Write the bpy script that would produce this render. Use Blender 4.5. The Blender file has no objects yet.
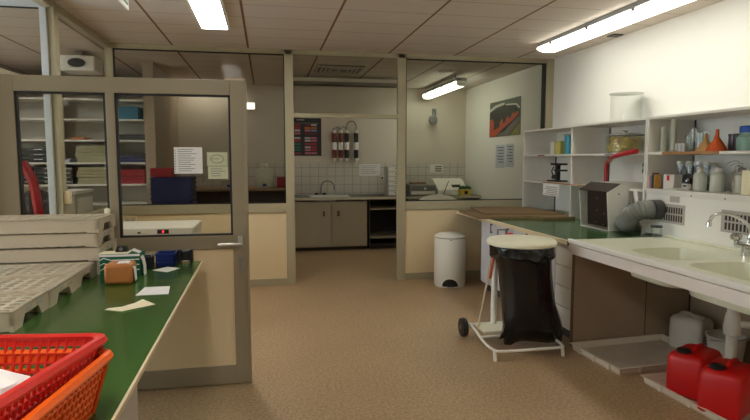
import bpy, math, random
from mathutils import Vector, Matrix
random.seed(7)
S = bpy.context.scene
COL = S.collection
PI = math.pi
W = {}                                   # world matrices of what has been placed

# ------------------------------------------------------------------ materials
def lin(c):
    out = []
    for v in c:
        v /= 255.0
        out.append(v / 12.92 if v <= 0.04045 else ((v + 0.055) / 1.055) ** 2.4)
    return (out[0], out[1], out[2], 1.0)

MATS = {}
def mat(name, rgb, rough=0.5, metal=0.0, var=0.06, scale=9.0, bump=0.0, bscale=60.0, spec=0.5, coat=0.0):
    if name in MATS: return MATS[name]
    m = bpy.data.materials.new(name); m.use_nodes = True
    nt = m.node_tree; b = nt.nodes['Principled BSDF']
    b.inputs['Roughness'].default_value = rough
    b.inputs['Metallic'].default_value = metal
    b.inputs['Specular IOR Level'].default_value = spec
    b.inputs['Coat Weight'].default_value = coat
    c = lin(rgb)
    tc = nt.nodes.new('ShaderNodeTexCoord')
    n = nt.nodes.new('ShaderNodeTexNoise'); n.inputs['Scale'].default_value = scale; n.inputs['Detail'].default_value = 4
    nt.links.new(tc.outputs['Object'], n.inputs['Vector'])
    mx = nt.nodes.new('ShaderNodeMix'); mx.data_type = 'RGBA'
    mx.inputs['A'].default_value = tuple(v * (1 - var) for v in c[:3]) + (1,)
    mx.inputs['B'].default_value = tuple(min(1, v * (1 + var)) for v in c[:3]) + (1,)
    nt.links.new(n.outputs['Fac'], mx.inputs['Factor'])
    nt.links.new(mx.outputs['Result'], b.inputs['Base Color'])
    if bump > 0:
        n2 = nt.nodes.new('ShaderNodeTexNoise'); n2.inputs['Scale'].default_value = bscale
        nt.links.new(tc.outputs['Object'], n2.inputs['Vector'])
        bp = nt.nodes.new('ShaderNodeBump'); bp.inputs['Strength'].default_value = bump; bp.inputs['Distance'].default_value = 0.01
        nt.links.new(n2.outputs['Fac'], bp.inputs['Height']); nt.links.new(bp.outputs['Normal'], b.inputs['Normal'])
    MATS[name] = m
    return m

def glass(name, tint=(235, 240, 238), refl=0.06, edge=0.35):
    if name in MATS: return MATS[name]
    m = bpy.data.materials.new(name); m.use_nodes = True
    nt = m.node_tree; nt.nodes.clear()
    out = nt.nodes.new('ShaderNodeOutputMaterial')
    tr = nt.nodes.new('ShaderNodeBsdfTransparent'); tr.inputs['Color'].default_value = lin(tint)
    gl = nt.nodes.new('ShaderNodeBsdfGlossy'); gl.inputs['Roughness'].default_value = 0.03
    lw = nt.nodes.new('ShaderNodeLayerWeight'); lw.inputs['Blend'].default_value = 0.25
    mr = nt.nodes.new('ShaderNodeMapRange')
    mr.inputs['To Min'].default_value = refl; mr.inputs['To Max'].default_value = edge
    nt.links.new(lw.outputs['Facing'], mr.inputs['Value'])
    mx = nt.nodes.new('ShaderNodeMixShader')
    nt.links.new(mr.outputs['Result'], mx.inputs['Fac'])
    nt.links.new(tr.outputs['BSDF'], mx.inputs[1]); nt.links.new(gl.outputs['BSDF'], mx.inputs[2])
    nt.links.new(mx.outputs['Shader'], out.inputs['Surface'])
    MATS[name] = m
    return m

def milky(name, rgb, alpha=0.6, rough=0.35):
    """translucent plastic: diffuse plastic you can partly see through"""
    if name in MATS: return MATS[name]
    m = mat(name, rgb, rough)
    m.node_tree.nodes['Principled BSDF'].inputs['Alpha'].default_value = alpha
    return m

def emit(name, rgb, strength):
    m = bpy.data.materials.new(name); m.use_nodes = True
    nt = m.node_tree; nt.nodes.clear()
    out = nt.nodes.new('ShaderNodeOutputMaterial'); e = nt.nodes.new('ShaderNodeEmission')
    e.inputs['Color'].default_value = lin(rgb); e.inputs['Strength'].default_value = strength
    nt.links.new(e.outputs['Emission'], out.inputs['Surface'])
    MATS[name] = m
    return m

def N(nt, t, **kw):
    n = nt.nodes.new(t)
    for k, v in kw.items(): setattr(n, k, v)
    return n

def mat_floor():
    m = mat('floor_vinyl', (175, 148, 114), 0.42, var=0.10, scale=2.2)
    nt = m.node_tree; b = nt.nodes['Principled BSDF']
    src = b.inputs['Base Color'].links[0].from_socket
    tc = N(nt, 'ShaderNodeTexCoord')
    n = N(nt, 'ShaderNodeTexNoise'); n.inputs['Scale'].default_value = 55; n.inputs['Detail'].default_value = 5; n.inputs['Roughness'].default_value = 0.75
    nt.links.new(tc.outputs['Object'], n.inputs['Vector'])
    r = N(nt, 'ShaderNodeValToRGB')
    r.color_ramp.elements[0].position = 0.35; r.color_ramp.elements[0].color = (0.55, 0.53, 0.50, 1)
    r.color_ramp.elements[1].position = 0.66; r.color_ramp.elements[1].color = (1.28, 1.27, 1.25, 1)
    nt.links.new(n.outputs['Fac'], r.inputs['Fac'])
    mx = N(nt, 'ShaderNodeMix', data_type='RGBA', blend_type='MULTIPLY'); mx.inputs['Factor'].default_value = 1
    nt.links.new(src, mx.inputs['A']); nt.links.new(r.outputs['Color'], mx.inputs['B'])
    nt.links.new(mx.outputs['Result'], b.inputs['Base Color'])
    return m

def mat_ceiling():
    m = mat('ceiling_tile', (206, 194, 182), 0.85, var=0.05, scale=3)
    nt = m.node_tree; b = nt.nodes['Principled BSDF']
    src = b.inputs['Base Color'].links[0].from_socket
    tc = N(nt, 'ShaderNodeTexCoord'); sx = N(nt, 'ShaderNodeSeparateXYZ')
    nt.links.new(tc.outputs['Object'], sx.inputs['Vector'])
    def line(sock, off, pitch, w):
        a = N(nt, 'ShaderNodeMath', operation='SUBTRACT'); a.inputs[1].default_value = off
        nt.links.new(sock, a.inputs[0])
        p = N(nt, 'ShaderNodeMath', operation='PINGPONG'); p.inputs[1].default_value = pitch / 2
        nt.links.new(a.outputs[0], p.inputs[0])
        l = N(nt, 'ShaderNodeMath', operation='LESS_THAN'); l.inputs[1].default_value = w
        nt.links.new(p.outputs[0], l.inputs[0])
        return l.outputs[0]
    lx = line(sx.outputs['X'], -0.995, 0.818, 0.011)
    ly = line(sx.outputs['Y'], 4.775, 0.409, 0.005)
    m1 = N(nt, 'ShaderNodeMix', data_type='RGBA'); m1.inputs['B'].default_value = lin((150, 136, 122))
    nt.links.new(ly, m1.inputs['Factor']); nt.links.new(src, m1.inputs['A'])
    m2 = N(nt, 'ShaderNodeMix', data_type='RGBA'); m2.inputs['B'].default_value = lin((122, 88, 50))
    nt.links.new(lx, m2.inputs['Factor']); nt.links.new(m1.outputs['Result'], m2.inputs['A'])
    nt.links.new(m2.outputs['Result'], b.inputs['Base Color'])
    return m

def mat_tiled_wall():
    m = mat('wall_half_tiled', (214, 203, 190), 0.6, var=0.04, scale=1.5)
    nt = m.node_tree; b = nt.nodes['Principled BSDF']
    src = b.inputs['Base Color'].links[0].from_socket
    tc = N(nt, 'ShaderNodeTexCoord'); sx = N(nt, 'ShaderNodeSeparateXYZ')
    nt.links.new(tc.outputs['Object'], sx.inputs['Vector'])
    def line(sock, pitch, w):
        p = N(nt, 'ShaderNodeMath', operation='PINGPONG'); p.inputs[1].default_value = pitch / 2
        nt.links.new(sock, p.inputs[0])
        l = N(nt, 'ShaderNodeMath', operation='LESS_THAN'); l.inputs[1].default_value = w
        nt.links.new(p.outputs[0], l.inputs[0]); return l.outputs[0]
    g = N(nt, 'ShaderNodeMath', operation='MAXIMUM')
    nt.links.new(line(sx.outputs['X'], 0.15, 0.004), g.inputs[0]); nt.links.new(line(sx.outputs['Z'], 0.15, 0.004), g.inputs[1])
    t = N(nt, 'ShaderNodeMix', data_type='RGBA'); t.inputs['A'].default_value = lin((208, 202, 194)); t.inputs['B'].default_value = lin((160, 150, 140))
    nt.links.new(g.outputs[0], t.inputs['Factor'])
    z = N(nt, 'ShaderNodeMath', operation='LESS_THAN'); z.inputs[1].default_value = 1.43
    nt.links.new(sx.outputs['Z'], z.inputs[0])
    f = N(nt, 'ShaderNodeMix', data_type='RGBA')
    nt.links.new(z.outputs[0], f.inputs['Factor']); nt.links.new(src, f.inputs['A']); nt.links.new(t.outputs['Result'], f.inputs['B'])
    nt.links.new(f.outputs['Result'], b.inputs['Base Color'])
    return m

FRAME = mat('anodised_taupe_frame', (168, 159, 132), 0.45, 0.15, 0.03)
FRAMEL = mat('pale_grey_frame', (176, 178, 176), 0.45, 0.1, 0.03)
GASKET = mat('black_gasket', (28, 27, 26), 0.6)
CREAM = mat('cream_panel', (220, 199, 160), 0.5, var=0.03, scale=2)
WALLM = mat('painted_wall', (236, 233, 226), 0.65, var=0.02, scale=1.5, bump=0.05, bscale=40)
BROWNW = mat('brown_grey_wall', (164, 146, 126), 0.6, var=0.06, scale=2)
TILED = mat_tiled_wall()
FLOORM = mat_floor(); CEILM = mat_ceiling()
GREEN = mat('green_worktop', (54, 92, 34), 0.22, var=0.08, scale=4, coat=0.15)
GREEN2 = mat('dark_green_worktop', (56, 90, 48), 0.2, var=0.08, scale=4, coat=0.1)
EDGE = mat('beige_edge_strip', (214, 196, 160), 0.5)
WHITE = mat('white_laminate', (226, 222, 214), 0.4, var=0.02)
WHITEM = mat('white_enamel', (228, 226, 216), 0.35, var=0.02)
GREYL = mat('light_grey_laminate', (180, 174, 165), 0.5, var=0.04)
TAUPEP = mat('taupe_side_panel', (160, 140, 118), 0.55, var=0.05, scale=3)
SINKM = mat('cream_sink_resin', (218, 218, 196), 0.3, var=0.02)
BLACK = mat('black_plastic', (26, 25, 25), 0.4)
DARK = mat('dark_brown_board', (52, 44, 38), 0.6)  # one even dark brown for plinths, joints, slots and carcasses
FREEZ = mat('freezer_enamel', (204, 198, 182), 0.4, var=0.02)
DOORF = mat('door_taupe_frame', (150, 138, 114), 0.45, 0.15, 0.03)
CHROME = mat('chrome', (210, 210, 210), 0.12, 1.0, 0.01)
STEEL = mat('brushed_steel', (150, 148, 144), 0.35, 0.9, 0.03)
PAPER = mat('white_paper', (236, 234, 232), 0.8, var=0.02)
PAPERC = mat('cream_card', (240, 230, 196), 0.75, var=0.02)
PAPERG = mat('greenish_paper', (206, 208, 176), 0.8, var=0.02)
INK = mat('grey_print', (120, 118, 118), 0.8)
CARDB = mat('brown_cardboard', (128, 102, 70), 0.8, var=0.1, scale=14)
KRAFT = mat('kraft_parcel_paper', (180, 114, 56), 0.65, var=0.1, scale=16, bump=0.3, bscale=22)
TRAYM = mat('beige_tray_plastic', (200, 187, 164), 0.5, var=0.04, scale=12)
REDB = mat('red_basket_plastic', (206, 34, 24), 0.35, var=0.05)
ORANB = mat('orange_basket_plastic', (236, 98, 18), 0.35, var=0.05)
REDC = mat('red_canister_plastic', (196, 14, 16), 0.38, var=0.06, scale=5)
REDP = mat('red_pipe', (168, 18, 30), 0.35)
BLUE = mat('blue_plastic', (34, 58, 140), 0.4)
NAVY = mat('navy_plastic', (34, 40, 92), 0.5)
GREENC = mat('green_carton', (10, 96, 66), 0.5, var=0.06)
GREYB = mat('grey_plastic', (120, 120, 118), 0.5)
DGREY = mat('dark_grey_plastic', (62, 60, 60), 0.5)
HOSE = mat('grey_duct_hose', (122, 122, 116), 0.5, 0.2, 0.1, 20)
BAG = mat('black_bin_bag', (15, 15, 16), 0.24, var=0.1, bump=0.9, bscale=9)
FUMED = mat('dark_smoked_panel', (44, 34, 32), 0.3)
IVORY = mat('ivory_plastic', (232, 229, 204), 0.4, var=0.02)
JERRY = mat('natural_plastic', (196, 188, 176), 0.45, var=0.05)
PANE = glass('window_glass', (240, 240, 236), 0.002, 0.12)
CLEAR = glass('laboratory_glass', (252, 254, 252), 0.03, 0.45)
DARKG = glass('dim_flask_glass', (214, 216, 218), 0.10, 0.6)
PASTA = mat('yellow_pasta', (248, 224, 140), 0.6, var=0.12, scale=40)
TEAL = milky('blue_translucent_plastic', (66, 170, 196), 0.85)
YELLO = mat('olive_yellow_jar', (204, 196, 108), 0.4)
FUNO = mat('orange_funnel_plastic', (226, 98, 40), 0.4)
FUNB = mat('tan_funnel_plastic', (216, 168, 104), 0.4)
FROST = milky('frosted_bottle_plastic', (222, 222, 206), 0.72)
SEAG = milky('sea_green_contents', (140, 176, 160), 0.9)
LAMP_A = emit('lamp_diffuser', (255, 250, 243), 15.0)
LAMP_B = emit('fluorescent_diffuser', (253, 252, 238), 4.2)
LAMP_C = emit('back_room_diffuser', (240, 246, 222), 4.5)
GLINT = emit('reflection_glow', (255, 246, 226), 1.2)  # glow of the box that stands in for a lamp reflection
FILL_S = emit('side_room_fill', (248, 250, 255), 26.0)
FILL_E = emit('back_left_fill', (255, 248, 236), 4.5)
LED = emit('red_led_digits', (255, 40, 60), 3.0)

# ------------------------------------------------------------------ mesh builder
class MB:
    def __init__(s): s.v = []; s.f = []; s.m = []; s.xf = None
    def add(s, vs, fs, m=0):
        o = len(s.v)
        for p in vs:
            p = Vector(p)
            s.v.append(s.xf @ p if s.xf else p)
        for f in fs: s.f.append(tuple(i + o for i in f)); s.m.append(m)
        return s
    def box(s, x0, y0, z0, x1, y1, z1, m=0):
        x0, x1 = min(x0, x1), max(x0, x1); y0, y1 = min(y0, y1), max(y0, y1); z0, z1 = min(z0, z1), max(z0, z1)
        return s.add([(x0,y0,z0),(x1,y0,z0),(x1,y1,z0),(x0,y1,z0),(x0,y0,z1),(x1,y0,z1),(x1,y1,z1),(x0,y1,z1)],
              [(0,3,2,1),(4,5,6,7),(0,1,5,4),(1,2,6,5),(2,3,7,6),(3,0,4,7)], m)
    def loft(s, rings, m=0, cap=True, closed=True):
        n = len(rings[0]); vs = [p for r in rings for p in r]; fs = []
        for i in range(len(rings) - 1):
            for j in range(n if closed else n - 1):
                k = (j + 1) % n
                fs.append((i*n+j, i*n+k, (i+1)*n+k, (i+1)*n+j))
        if cap: fs.append(tuple(range(n-1, -1, -1))); fs.append(tuple((len(rings)-1)*n + j for j in range(n)))
        return s.add(vs, fs, m)
    def lathe(s, prof, c=(0,0,0), seg=20, m=0, cap=True, axis='Z', sx=1, sy=1):
        rings = []
        for r, h in prof:
            ring = []
            for j in range(seg):
                a = 2*PI*j/seg; x, y = r*sx*math.cos(a), r*sy*math.sin(a)
                if axis == 'Z': p = (c[0]+x, c[1]+y, c[2]+h)
                elif axis == 'X': p = (c[0]+h, c[1]+x, c[2]+y)
                else: p = (c[0]+y, c[1]+h, c[2]+x)
                ring.append(p)
            rings.append(ring)
        return s.loft(rings, m, cap)
    def cyl(s, c, r, h, seg=20, m=0, axis='Z'): return s.lathe([(r,0),(r,h)], c, seg, m, True, axis)
    def tube(s, pts, r, seg=8, m=0, closed=False, radii=None):
        P = [Vector(p) for p in pts]; n = len(P); rings = []
        up = Vector((0,0,1)); t0 = (P[1]-P[0]).normalized()
        if abs(t0.dot(up)) > 0.9: up = Vector((1,0,0))
        prev = t0.cross(up).normalized()
        for i in range(n):
            a = P[(i-1) % n] if (closed or i > 0) else P[i]
            b = P[(i+1) % n] if (closed or i < n-1) else P[i]
            t = (b-a).normalized()
            u = (prev - t*prev.dot(t))
            u = u.normalized() if u.length > 1e-6 else t.orthogonal().normalized()
            w = t.cross(u); prev = u
            rr = radii[i] if radii else r
            rings.append([P[i] + (u*math.cos(2*PI*j/seg) + w*math.sin(2*PI*j/seg))*rr for j in range(seg)])
        if closed: rings.append(rings[0])
        return s.loft(rings, m, not closed)
    def prism(s, poly, axis, a, b, m=0):
        def P(p, h):
            if axis == 'Y': return (p[0], h, p[1])
            if axis == 'X': return (h, p[0], p[1])
            return (p[0], p[1], h)
        n = len(poly)
        vs = [P(p, a) for p in poly] + [P(p, b) for p in poly]
        fs = [tuple(range(n-1,-1,-1)), tuple(range(n,2*n))] + [(i,(i+1)%n,n+(i+1)%n,n+i) for i in range(n)]
        return s.add(vs, fs, m)
    def hole_cell(s, x0, y0, x1, y1, z, a, b, depth, e=2.0, seg=16, m=0, floor=False, mi=None, taper=1.0):
        """flat cell with a (super)elliptic hole and the wall going down from it"""
        cx, cy = (x0+x1)/2, (y0+y1)/2; A, B = (x1-x0)/2, (y1-y0)/2
        base = math.atan2(B, A)
        angs = sorted([2*PI*k/seg for k in range(seg)] + [base, PI-base, PI+base, 2*PI-base])
        inn, outr, low = [], [], []
        for t in angs:
            c, q = math.cos(t), math.sin(t)
            r = 1.0 / ((abs(c)/a)**e + (abs(q)/b)**e) ** (1/e)
            inn.append((cx+r*c, cy+r*q, z)); low.append((cx+r*c*taper, cy+r*q*taper, z-depth))
            k = min(A/abs(c) if abs(c) > 1e-9 else 1e9, B/abs(q) if abs(q) > 1e-9 else 1e9)
            outr.append((cx+k*c, cy+k*q, z))
        s.loft([outr, inn], m, False)
        s.loft([inn, low], m if mi is None else mi, False)
        if floor: s.add(low, [tuple(range(len(low)))], m if mi is None else mi)
        return s
    def build(s, name, mats, parent=None, bevel=0.0, smooth=False, origin=None, subsurf=0):
        if not isinstance(mats, (list, tuple)): mats = [mats]
        if parent is not None: M = W[parent]
        else:
            if origin is None:
                xs = [p.x for p in s.v]; ys = [p.y for p in s.v]; zs = [p.z for p in s.v]
                origin = ((min(xs)+max(xs))/2, (min(ys)+max(ys))/2, min(zs))
            M = Matrix.Translation(origin)
        I = M.inverted()
        me = bpy.data.meshes.new(name)
        me.from_pydata([tuple(I @ p) for p in s.v], [], s.f)
        for m in mats: me.materials.append(m)
        me.polygons.foreach_set('material_index', s.m)
        if smooth: me.polygons.foreach_set('use_smooth', [True]*len(s.f))
        me.update()
        import bmesh
        bm = bmesh.new(); bm.from_mesh(me); bmesh.ops.recalc_face_normals(bm, faces=bm.faces); bm.to_mesh(me); bm.free()
        o = bpy.data.objects.new(name, me); COL.objects.link(o)
        if parent is not None: o.parent = parent; W[o] = W[parent].copy()
        else: o.location = M.to_translation(); W[o] = M
        if bevel > 0:
            b = o.modifiers.new('bevel', 'BEVEL'); b.width = bevel; b.segments = 2; b.limit_method = 'ANGLE'; b.angle_limit = 0.6
        if subsurf:
            d = o.modifiers.new('sub', 'SUBSURF'); d.levels = subsurf; d.render_levels = subsurf
        if smooth:
            try:
                me.set_sharp_from_angle(angle=0.7)
            except Exception: pass
        return o

def tag(o, label, cat, group=None):
    o['label'] = label; o['category'] = cat
    if group: o['group'] = group
    return o
def thing(name, label, cat, loc=(0,0,0), rz=0.0, group=None, rx=0.0):
    o = bpy.data.objects.new(name, None); COL.objects.link(o); o.empty_display_size = 0.05
    o.location = loc; o.rotation_euler = (rx, 0, rz)
    W[o] = Matrix.Translation(loc) @ Matrix.Rotation(rz, 4, 'Z') @ Matrix.Rotation(rx, 4, 'X')
    return tag(o, label, cat, group)
def local(o):
    m = MB(); m.xf = W[o].copy(); return m       # build in the thing's own coordinates
def struct(name, loc=(0,0,0)):
    o = bpy.data.objects.new(name, None); COL.objects.link(o); o.empty_display_size = 0.05
    o.location = loc; W[o] = Matrix.Translation(loc); o['kind'] = 'structure'; return o
def sbox(name, m, *b, bevel=0):
    o = MB().box(*b).build(name, m, bevel=bevel, origin=(0,0,0)); o['kind'] = 'structure'; return o
def dup(root, loc, label=None, rz=None):
    r = root.copy(); COL.objects.link(r); r.location = loc
    if rz is not None: r.rotation_euler.z = rz
    if label: r['label'] = label
    W[r] = Matrix.Translation(loc) @ Matrix.Rotation(r.rotation_euler.z, 4, 'Z')
    for ch in list(root.children):
        c = ch.copy(); COL.objects.link(c); c.parent = r
        for g in list(ch.children):
            d = g.copy(); COL.objects.link(d); d.parent = c
    return r
def box_thing(name, label, cat, m, *b, bevel=0.004, group=None):
    return tag(MB().box(*b).build(name, m, bevel=bevel), label, cat, group)
def arc(cx, cz, r, a0, a1, n, y=None, x=None):
    out = []
    for i in range(n+1):
        t = a0 + (a1-a0)*i/n
        if y is not None: out.append((cx + r*math.cos(t), y, cz + r*math.sin(t)))
        else: out.append((x, cx + r*math.cos(t), cz + r*math.sin(t)))
    return out
def smooth_path(pts, n=8):
    P = [Vector(p) for p in pts]; Q = [P[0]] + P + [P[-1]]; out = []
    for i in range(1, len(Q)-2):
        a, b, c, d = Q[i-1:i+3]
        for k in range(n):
            t = k/n
            out.append(0.5*((2*b)+(c-a)*t+(2*a-5*b+4*c-d)*t*t+(3*b-a-3*c+d)*t**3))
    out.append(P[-1]); return out

# ================================================================== THE ROOM
CZ = 2.755; YP = 6.62; YB = 9.75; XR = 3.6; XL = -4.2; XP = -1.69
sbox('floor', FLOORM, XL, -1.6, -0.1, XR, YB, 0)
sbox('ceiling', CEILM, XL, -1.6, CZ, XR, YB, CZ+0.1)
sbox('wall_right', WALLM, XR, -1.6, 0, XR+0.12, YB, CZ)
sbox('wall_back', TILED, XL, YB, 0, XR+0.12, YB+0.12, CZ)
sbox('wall_rear', WALLM, XL-0.12, -1.72, 0, XR+0.12, -1.6, CZ)
# left wall with a daylight window opening in the side room
m = MB()
m.box(XL-0.12, -1.6, 0, XL, 1.9, CZ); m.box(XL-0.12, 4.6, 0, XL, YB+0.12, CZ)
m.box(XL-0.12, 1.9, 0, XL, 4.6, 1.0); m.box(XL-0.12, 1.9, 2.4, XL, 4.6, CZ)
o = m.build('wall_left', WALLM, origin=(0,0,0)); o['kind'] = 'structure'
w = struct('window_1', (XL-0.06, 3.25, 1.0))
m = MB()
for y in (1.9, 3.22, 4.54): m.box(XL-0.09, y, 1.0, XL-0.03, y+0.06, 2.4)
m.box(XL-0.09, 1.9, 1.0, XL-0.03, 4.6, 1.06); m.box(XL-0.09, 1.9, 2.34, XL-0.03, 4.6, 2.4)
m.build('window_frame', FRAMEL, w)
MB().box(XL-0.065, 1.96, 1.06, XL-0.06, 3.22, 2.34).build('glass_pane', PANE, w)
MB().box(XL-0.065, 3.28, 1.06, XL-0.06, 4.54, 2.34).build('glass_pane', PANE, w)
# wall stub dividing the side room from the back room
sbox('wall_side', BROWNW, -1.55, 7.75, 0, -1.42, YB, CZ)

# ---- glazed partition across the room
p = struct('wall_partition', (1.0, YP, 0))
D = 0.05
def post(x0, x1, y0=YP-0.03, y1=YP+0.04, z0=0, z1=CZ-0.0, nm='post', mt=FRAME): return MB().box(x0, y0, z0, x1, y1, z1).build(nm, mt, p, bevel=0.004)
post(XP-0.01, XP+0.07); post(0.225, 0.325); post(1.57, 1.67); post(3.50, 3.6)
MB().box(XP+0.07, YP-0.03, CZ-0.052, 3.5, YP+0.04, CZ).build('head_rail', FRAME, p, bevel=0.003)
MB().box(0.325, YP-0.03, 1.985, 1.57, YP+0.04, 2.035).build('transom', FRAME, p, bevel=0.004)
for x0, x1 in ((XP+0.07, 0.225), (1.67, 3.50)):
    MB().box(x0, YP-0.03, 0.875, x1, YP+0.04, 0.98).build('sill_rail', FRAME, p, bevel=0.004)
    MB().box(x0, YP-0.025, 0.0, x1, YP+0.035, 0.085).build('bottom_rail', FRAME, p, bevel=0.003)
    MB().box(x0, YP-0.01, 0.085, x1, YP+0.02, 0.875).build('lower_panel', CREAM, p)
    MB().box(x0+0.012, YP, 0.992, x1-0.012, YP+0.006, CZ-0.065).build('glass_pane', PANE, p)
    m = MB()
    m.box(x0, YP-0.012, 0.98, x1, YP+0.02, 0.992); m.box(x0, YP-0.012, CZ-0.065, x1, YP+0.02, CZ-0.052)
    m.box(x0, YP-0.012, 0.98, x0+0.012, YP+0.02, CZ-0.052); m.box(x1-0.012, YP-0.012, 0.98, x1, YP+0.02, CZ-0.052)
    m.build('gasket', GASKET, p)
MB().box(0.325, YP, 2.035, 1.57, YP+0.006, CZ-0.052).build('glass_pane', PANE, p)
MB().box(3.44, YP-0.035, 1.86, 3.462, YP-0.012, CZ-0.06).build('dark_strip', GASKET, p)
# ---- side partition running from the back-left corner towards the camera
q = struct('wall_glazed_side', (XP, 5.8, 0))
def qb(nm, mt, *b, bevel=0.003): return MB().box(*b).build(nm, mt, q, bevel=bevel)
qb('post', FRAMEL, XP-0.05, 4.93, 0, XP+0.0, 5.05, CZ)
qb('post', FRAME, XP+0.002, 4.95, 0, XP+0.05, 5.05, CZ)
qb('head_rail', FRAME, XP-0.03, 5.05, CZ-0.06, XP+0.05, YP-0.03, CZ)
qb('head_rail', FRAME, XP-0.03, 0.6, CZ-0.06, XP+0.05, 4.93, CZ)
qb('sill_rail', FRAME, XP-0.03, 5.05, 0.9, XP+0.04, YP-0.03, 0.985)
qb('lower_panel', CREAM, XP-0.01, 5.05, 0.0, XP+0.02, YP-0.03, 0.9)
qb('glass_pane', PANE, XP, 5.05, 0.985, XP+0.006, YP-0.03, CZ-0.06, bevel=0)
qb('transom', FRAME, XP-0.03, 3.74, 2.02, XP+0.04, 4.93, 2.08)
qb('post', FRAME, XP-0.05, 3.62, 0, XP-0.0, 3.70, 2.08)
qb('head_rail', FRAMEL, XL, 4.95, CZ-0.06, XP-0.05, 5.01, CZ)
qb('sill_rail', FRAMEL, XL, 4.95, 0.9, XP-0.05, 5.01, 0.98)
qb('lower_panel', CREAM, XL, 4.97, 0.0, XP-0.05, 5.0, 0.9)
qb('glass_pane', PANE, XL, 4.98, 0.98, XP-0.05, 4.986, CZ-0.06, bevel=0)
qb('gasket', GASKET, XL, 4.945, CZ-0.072, XP-0.05, 4.955, CZ-0.06, bevel=0)
# trunking boxes / skirting
sbox('baseboard_right', GREYL, XR-0.015, 3.0, 0, XR, 3.9, 0.07)

# ---- big glazed door leaf standing open in front of the partition
d = struct('door_1', (-0.11, 3.7, 0)); Y0, Y1 = 3.70, 3.745
def db(nm, mt, *b, bevel=0.003): return MB().box(*b).build(nm, mt, d, bevel=bevel)
m = MB()
m.box(-1.66, Y0, 0.006, -1.455, Y1, 2.0); m.box(-0.207, Y0, 0.006, -0.112, Y1, 2.0)
m.box(-1.455, Y0, 1.905, -0.207, Y1, 2.0); m.box(-1.455, Y0, 0.915, -0.207, Y1, 1.005)
m.box(-1.455, Y0, 0.006, -0.207, Y1, 0.13); m.box(-0.95, Y0+0.002, 1.005, -0.897, Y1-0.002, 1.905)
m.build('leaf_frame', DOORF, d, bevel=0.003)
db('raised_trim', DOORF, -0.125, Y0-0.012, 0.006, -0.105, Y0, 2.0)
db('lower_panel', CREAM, -1.455, Y0+0.012, 0.13, -0.207, Y0+0.03, 0.915, bevel=0)
for x0, x1 in ((-1.455, -0.95), (-0.897, -0.207)):
    db('glass_pane', PANE, x0+0.01, Y0+0.02, 1.015, x1-0.01, Y0+0.026, 1.895, bevel=0)
    m = MB()
    for b in ((x0, 1.005, x1, 1.017), (x0, 1.893, x1, 1.905), (x0, 1.005, x0+0.013, 1.905), (x1-0.013, 1.005, x1, 1.905)):
        m.box(b[0], Y0+0.006, b[1], b[2], Y0+0.034, b[3])
    m.build('gasket', GASKET, d)
m = MB(); m.box(-0.178, Y0-0.006, 0.935, -0.148, Y0, 1.0)
m.tube(smooth_path([(-0.163, Y0, 0.955), (-0.163, Y0-0.045, 0.955), (-0.19, Y0-0.05, 0.953), (-0.30, Y0-0.048, 0.95)], 5), 0.009)
m.build('handle', mat('satin_aluminium', (200, 198, 190), 0.3, 0.6), d, smooth=True)
m = MB(); m.box(-0.172, Y0-0.006, 0.79, -0.150, Y0, 0.87); m.cyl((-0.161, Y0-0.03, 0.845), 0.008, 0.03, 10, axis='Y'); m.box(-0.166, Y0-0.028, 0.77, -0.156, Y0-0.024, 0.842)
m.build('lock', STEEL, d)
MB().box(-1.68, Y0-0.02, 1.70, -1.56, Y0, 1.745).build('hinge', EDGE, d, bevel=0.004)
m = MB(); m.box(-0.24, Y0+0.01, 2.0, -0.115, Y0+0.03, 2.012); m.box(-0.118, Y0+0.005, 1.86, -0.105, Y0+0.035, 1.99)
m.build('edge_strip', EDGE, d)

# ---- recessed and batten lamps
def panel_lamp(x0, y0, x1, y1, label, dm=None):
    t = thing('ceiling_light', label, 'ceiling light', ((x0+x1)/2, (y0+y1)/2, CZ-0.03), group='recessed lamps in the ceiling')
    m = MB(); m.box(x0-0.02, y0-0.02, CZ-0.028, x0, y1+0.02, CZ); m.box(x1, y0-0.02, CZ-0.028, x1+0.02, y1+0.02, CZ)
    m.box(x0, y0-0.02, CZ-0.028, x1, y0, CZ); m.box(x0, y1, CZ-0.028, x1, y1+0.02, CZ)
    m.build('lamp_frame', WHITE, t)
    MB().box(x0, y0, CZ-0.022, x1, y1, CZ-0.006).build('diffuser', dm or LAMP_A, t)
    return t
panel_lamp(-0.570, 4.35, -0.335, 5.60, 'bright white rectangular lamp panel in the ceiling, above the open glazed door')
panel_lamp(-0.60, 0.3, -0.335, 1.5, 'bright white rectangular lamp panel in the ceiling over the near end of the green bench')
panel_lamp(-3.75, 5.5, -3.48, 6.7, 'added fill lamp panel, out of view, in the ceiling of the side room', FILL_S)  # added lamp out of view, brightens the side-room shelves
panel_lamp(-1.35, 9.36, -0.5, 9.56, 'added fill lamp panel, out of view, in the back-room ceiling above the brown side counter', FILL_E)  # added lamp hidden by the door's top rail, lifts the back-left area
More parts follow.
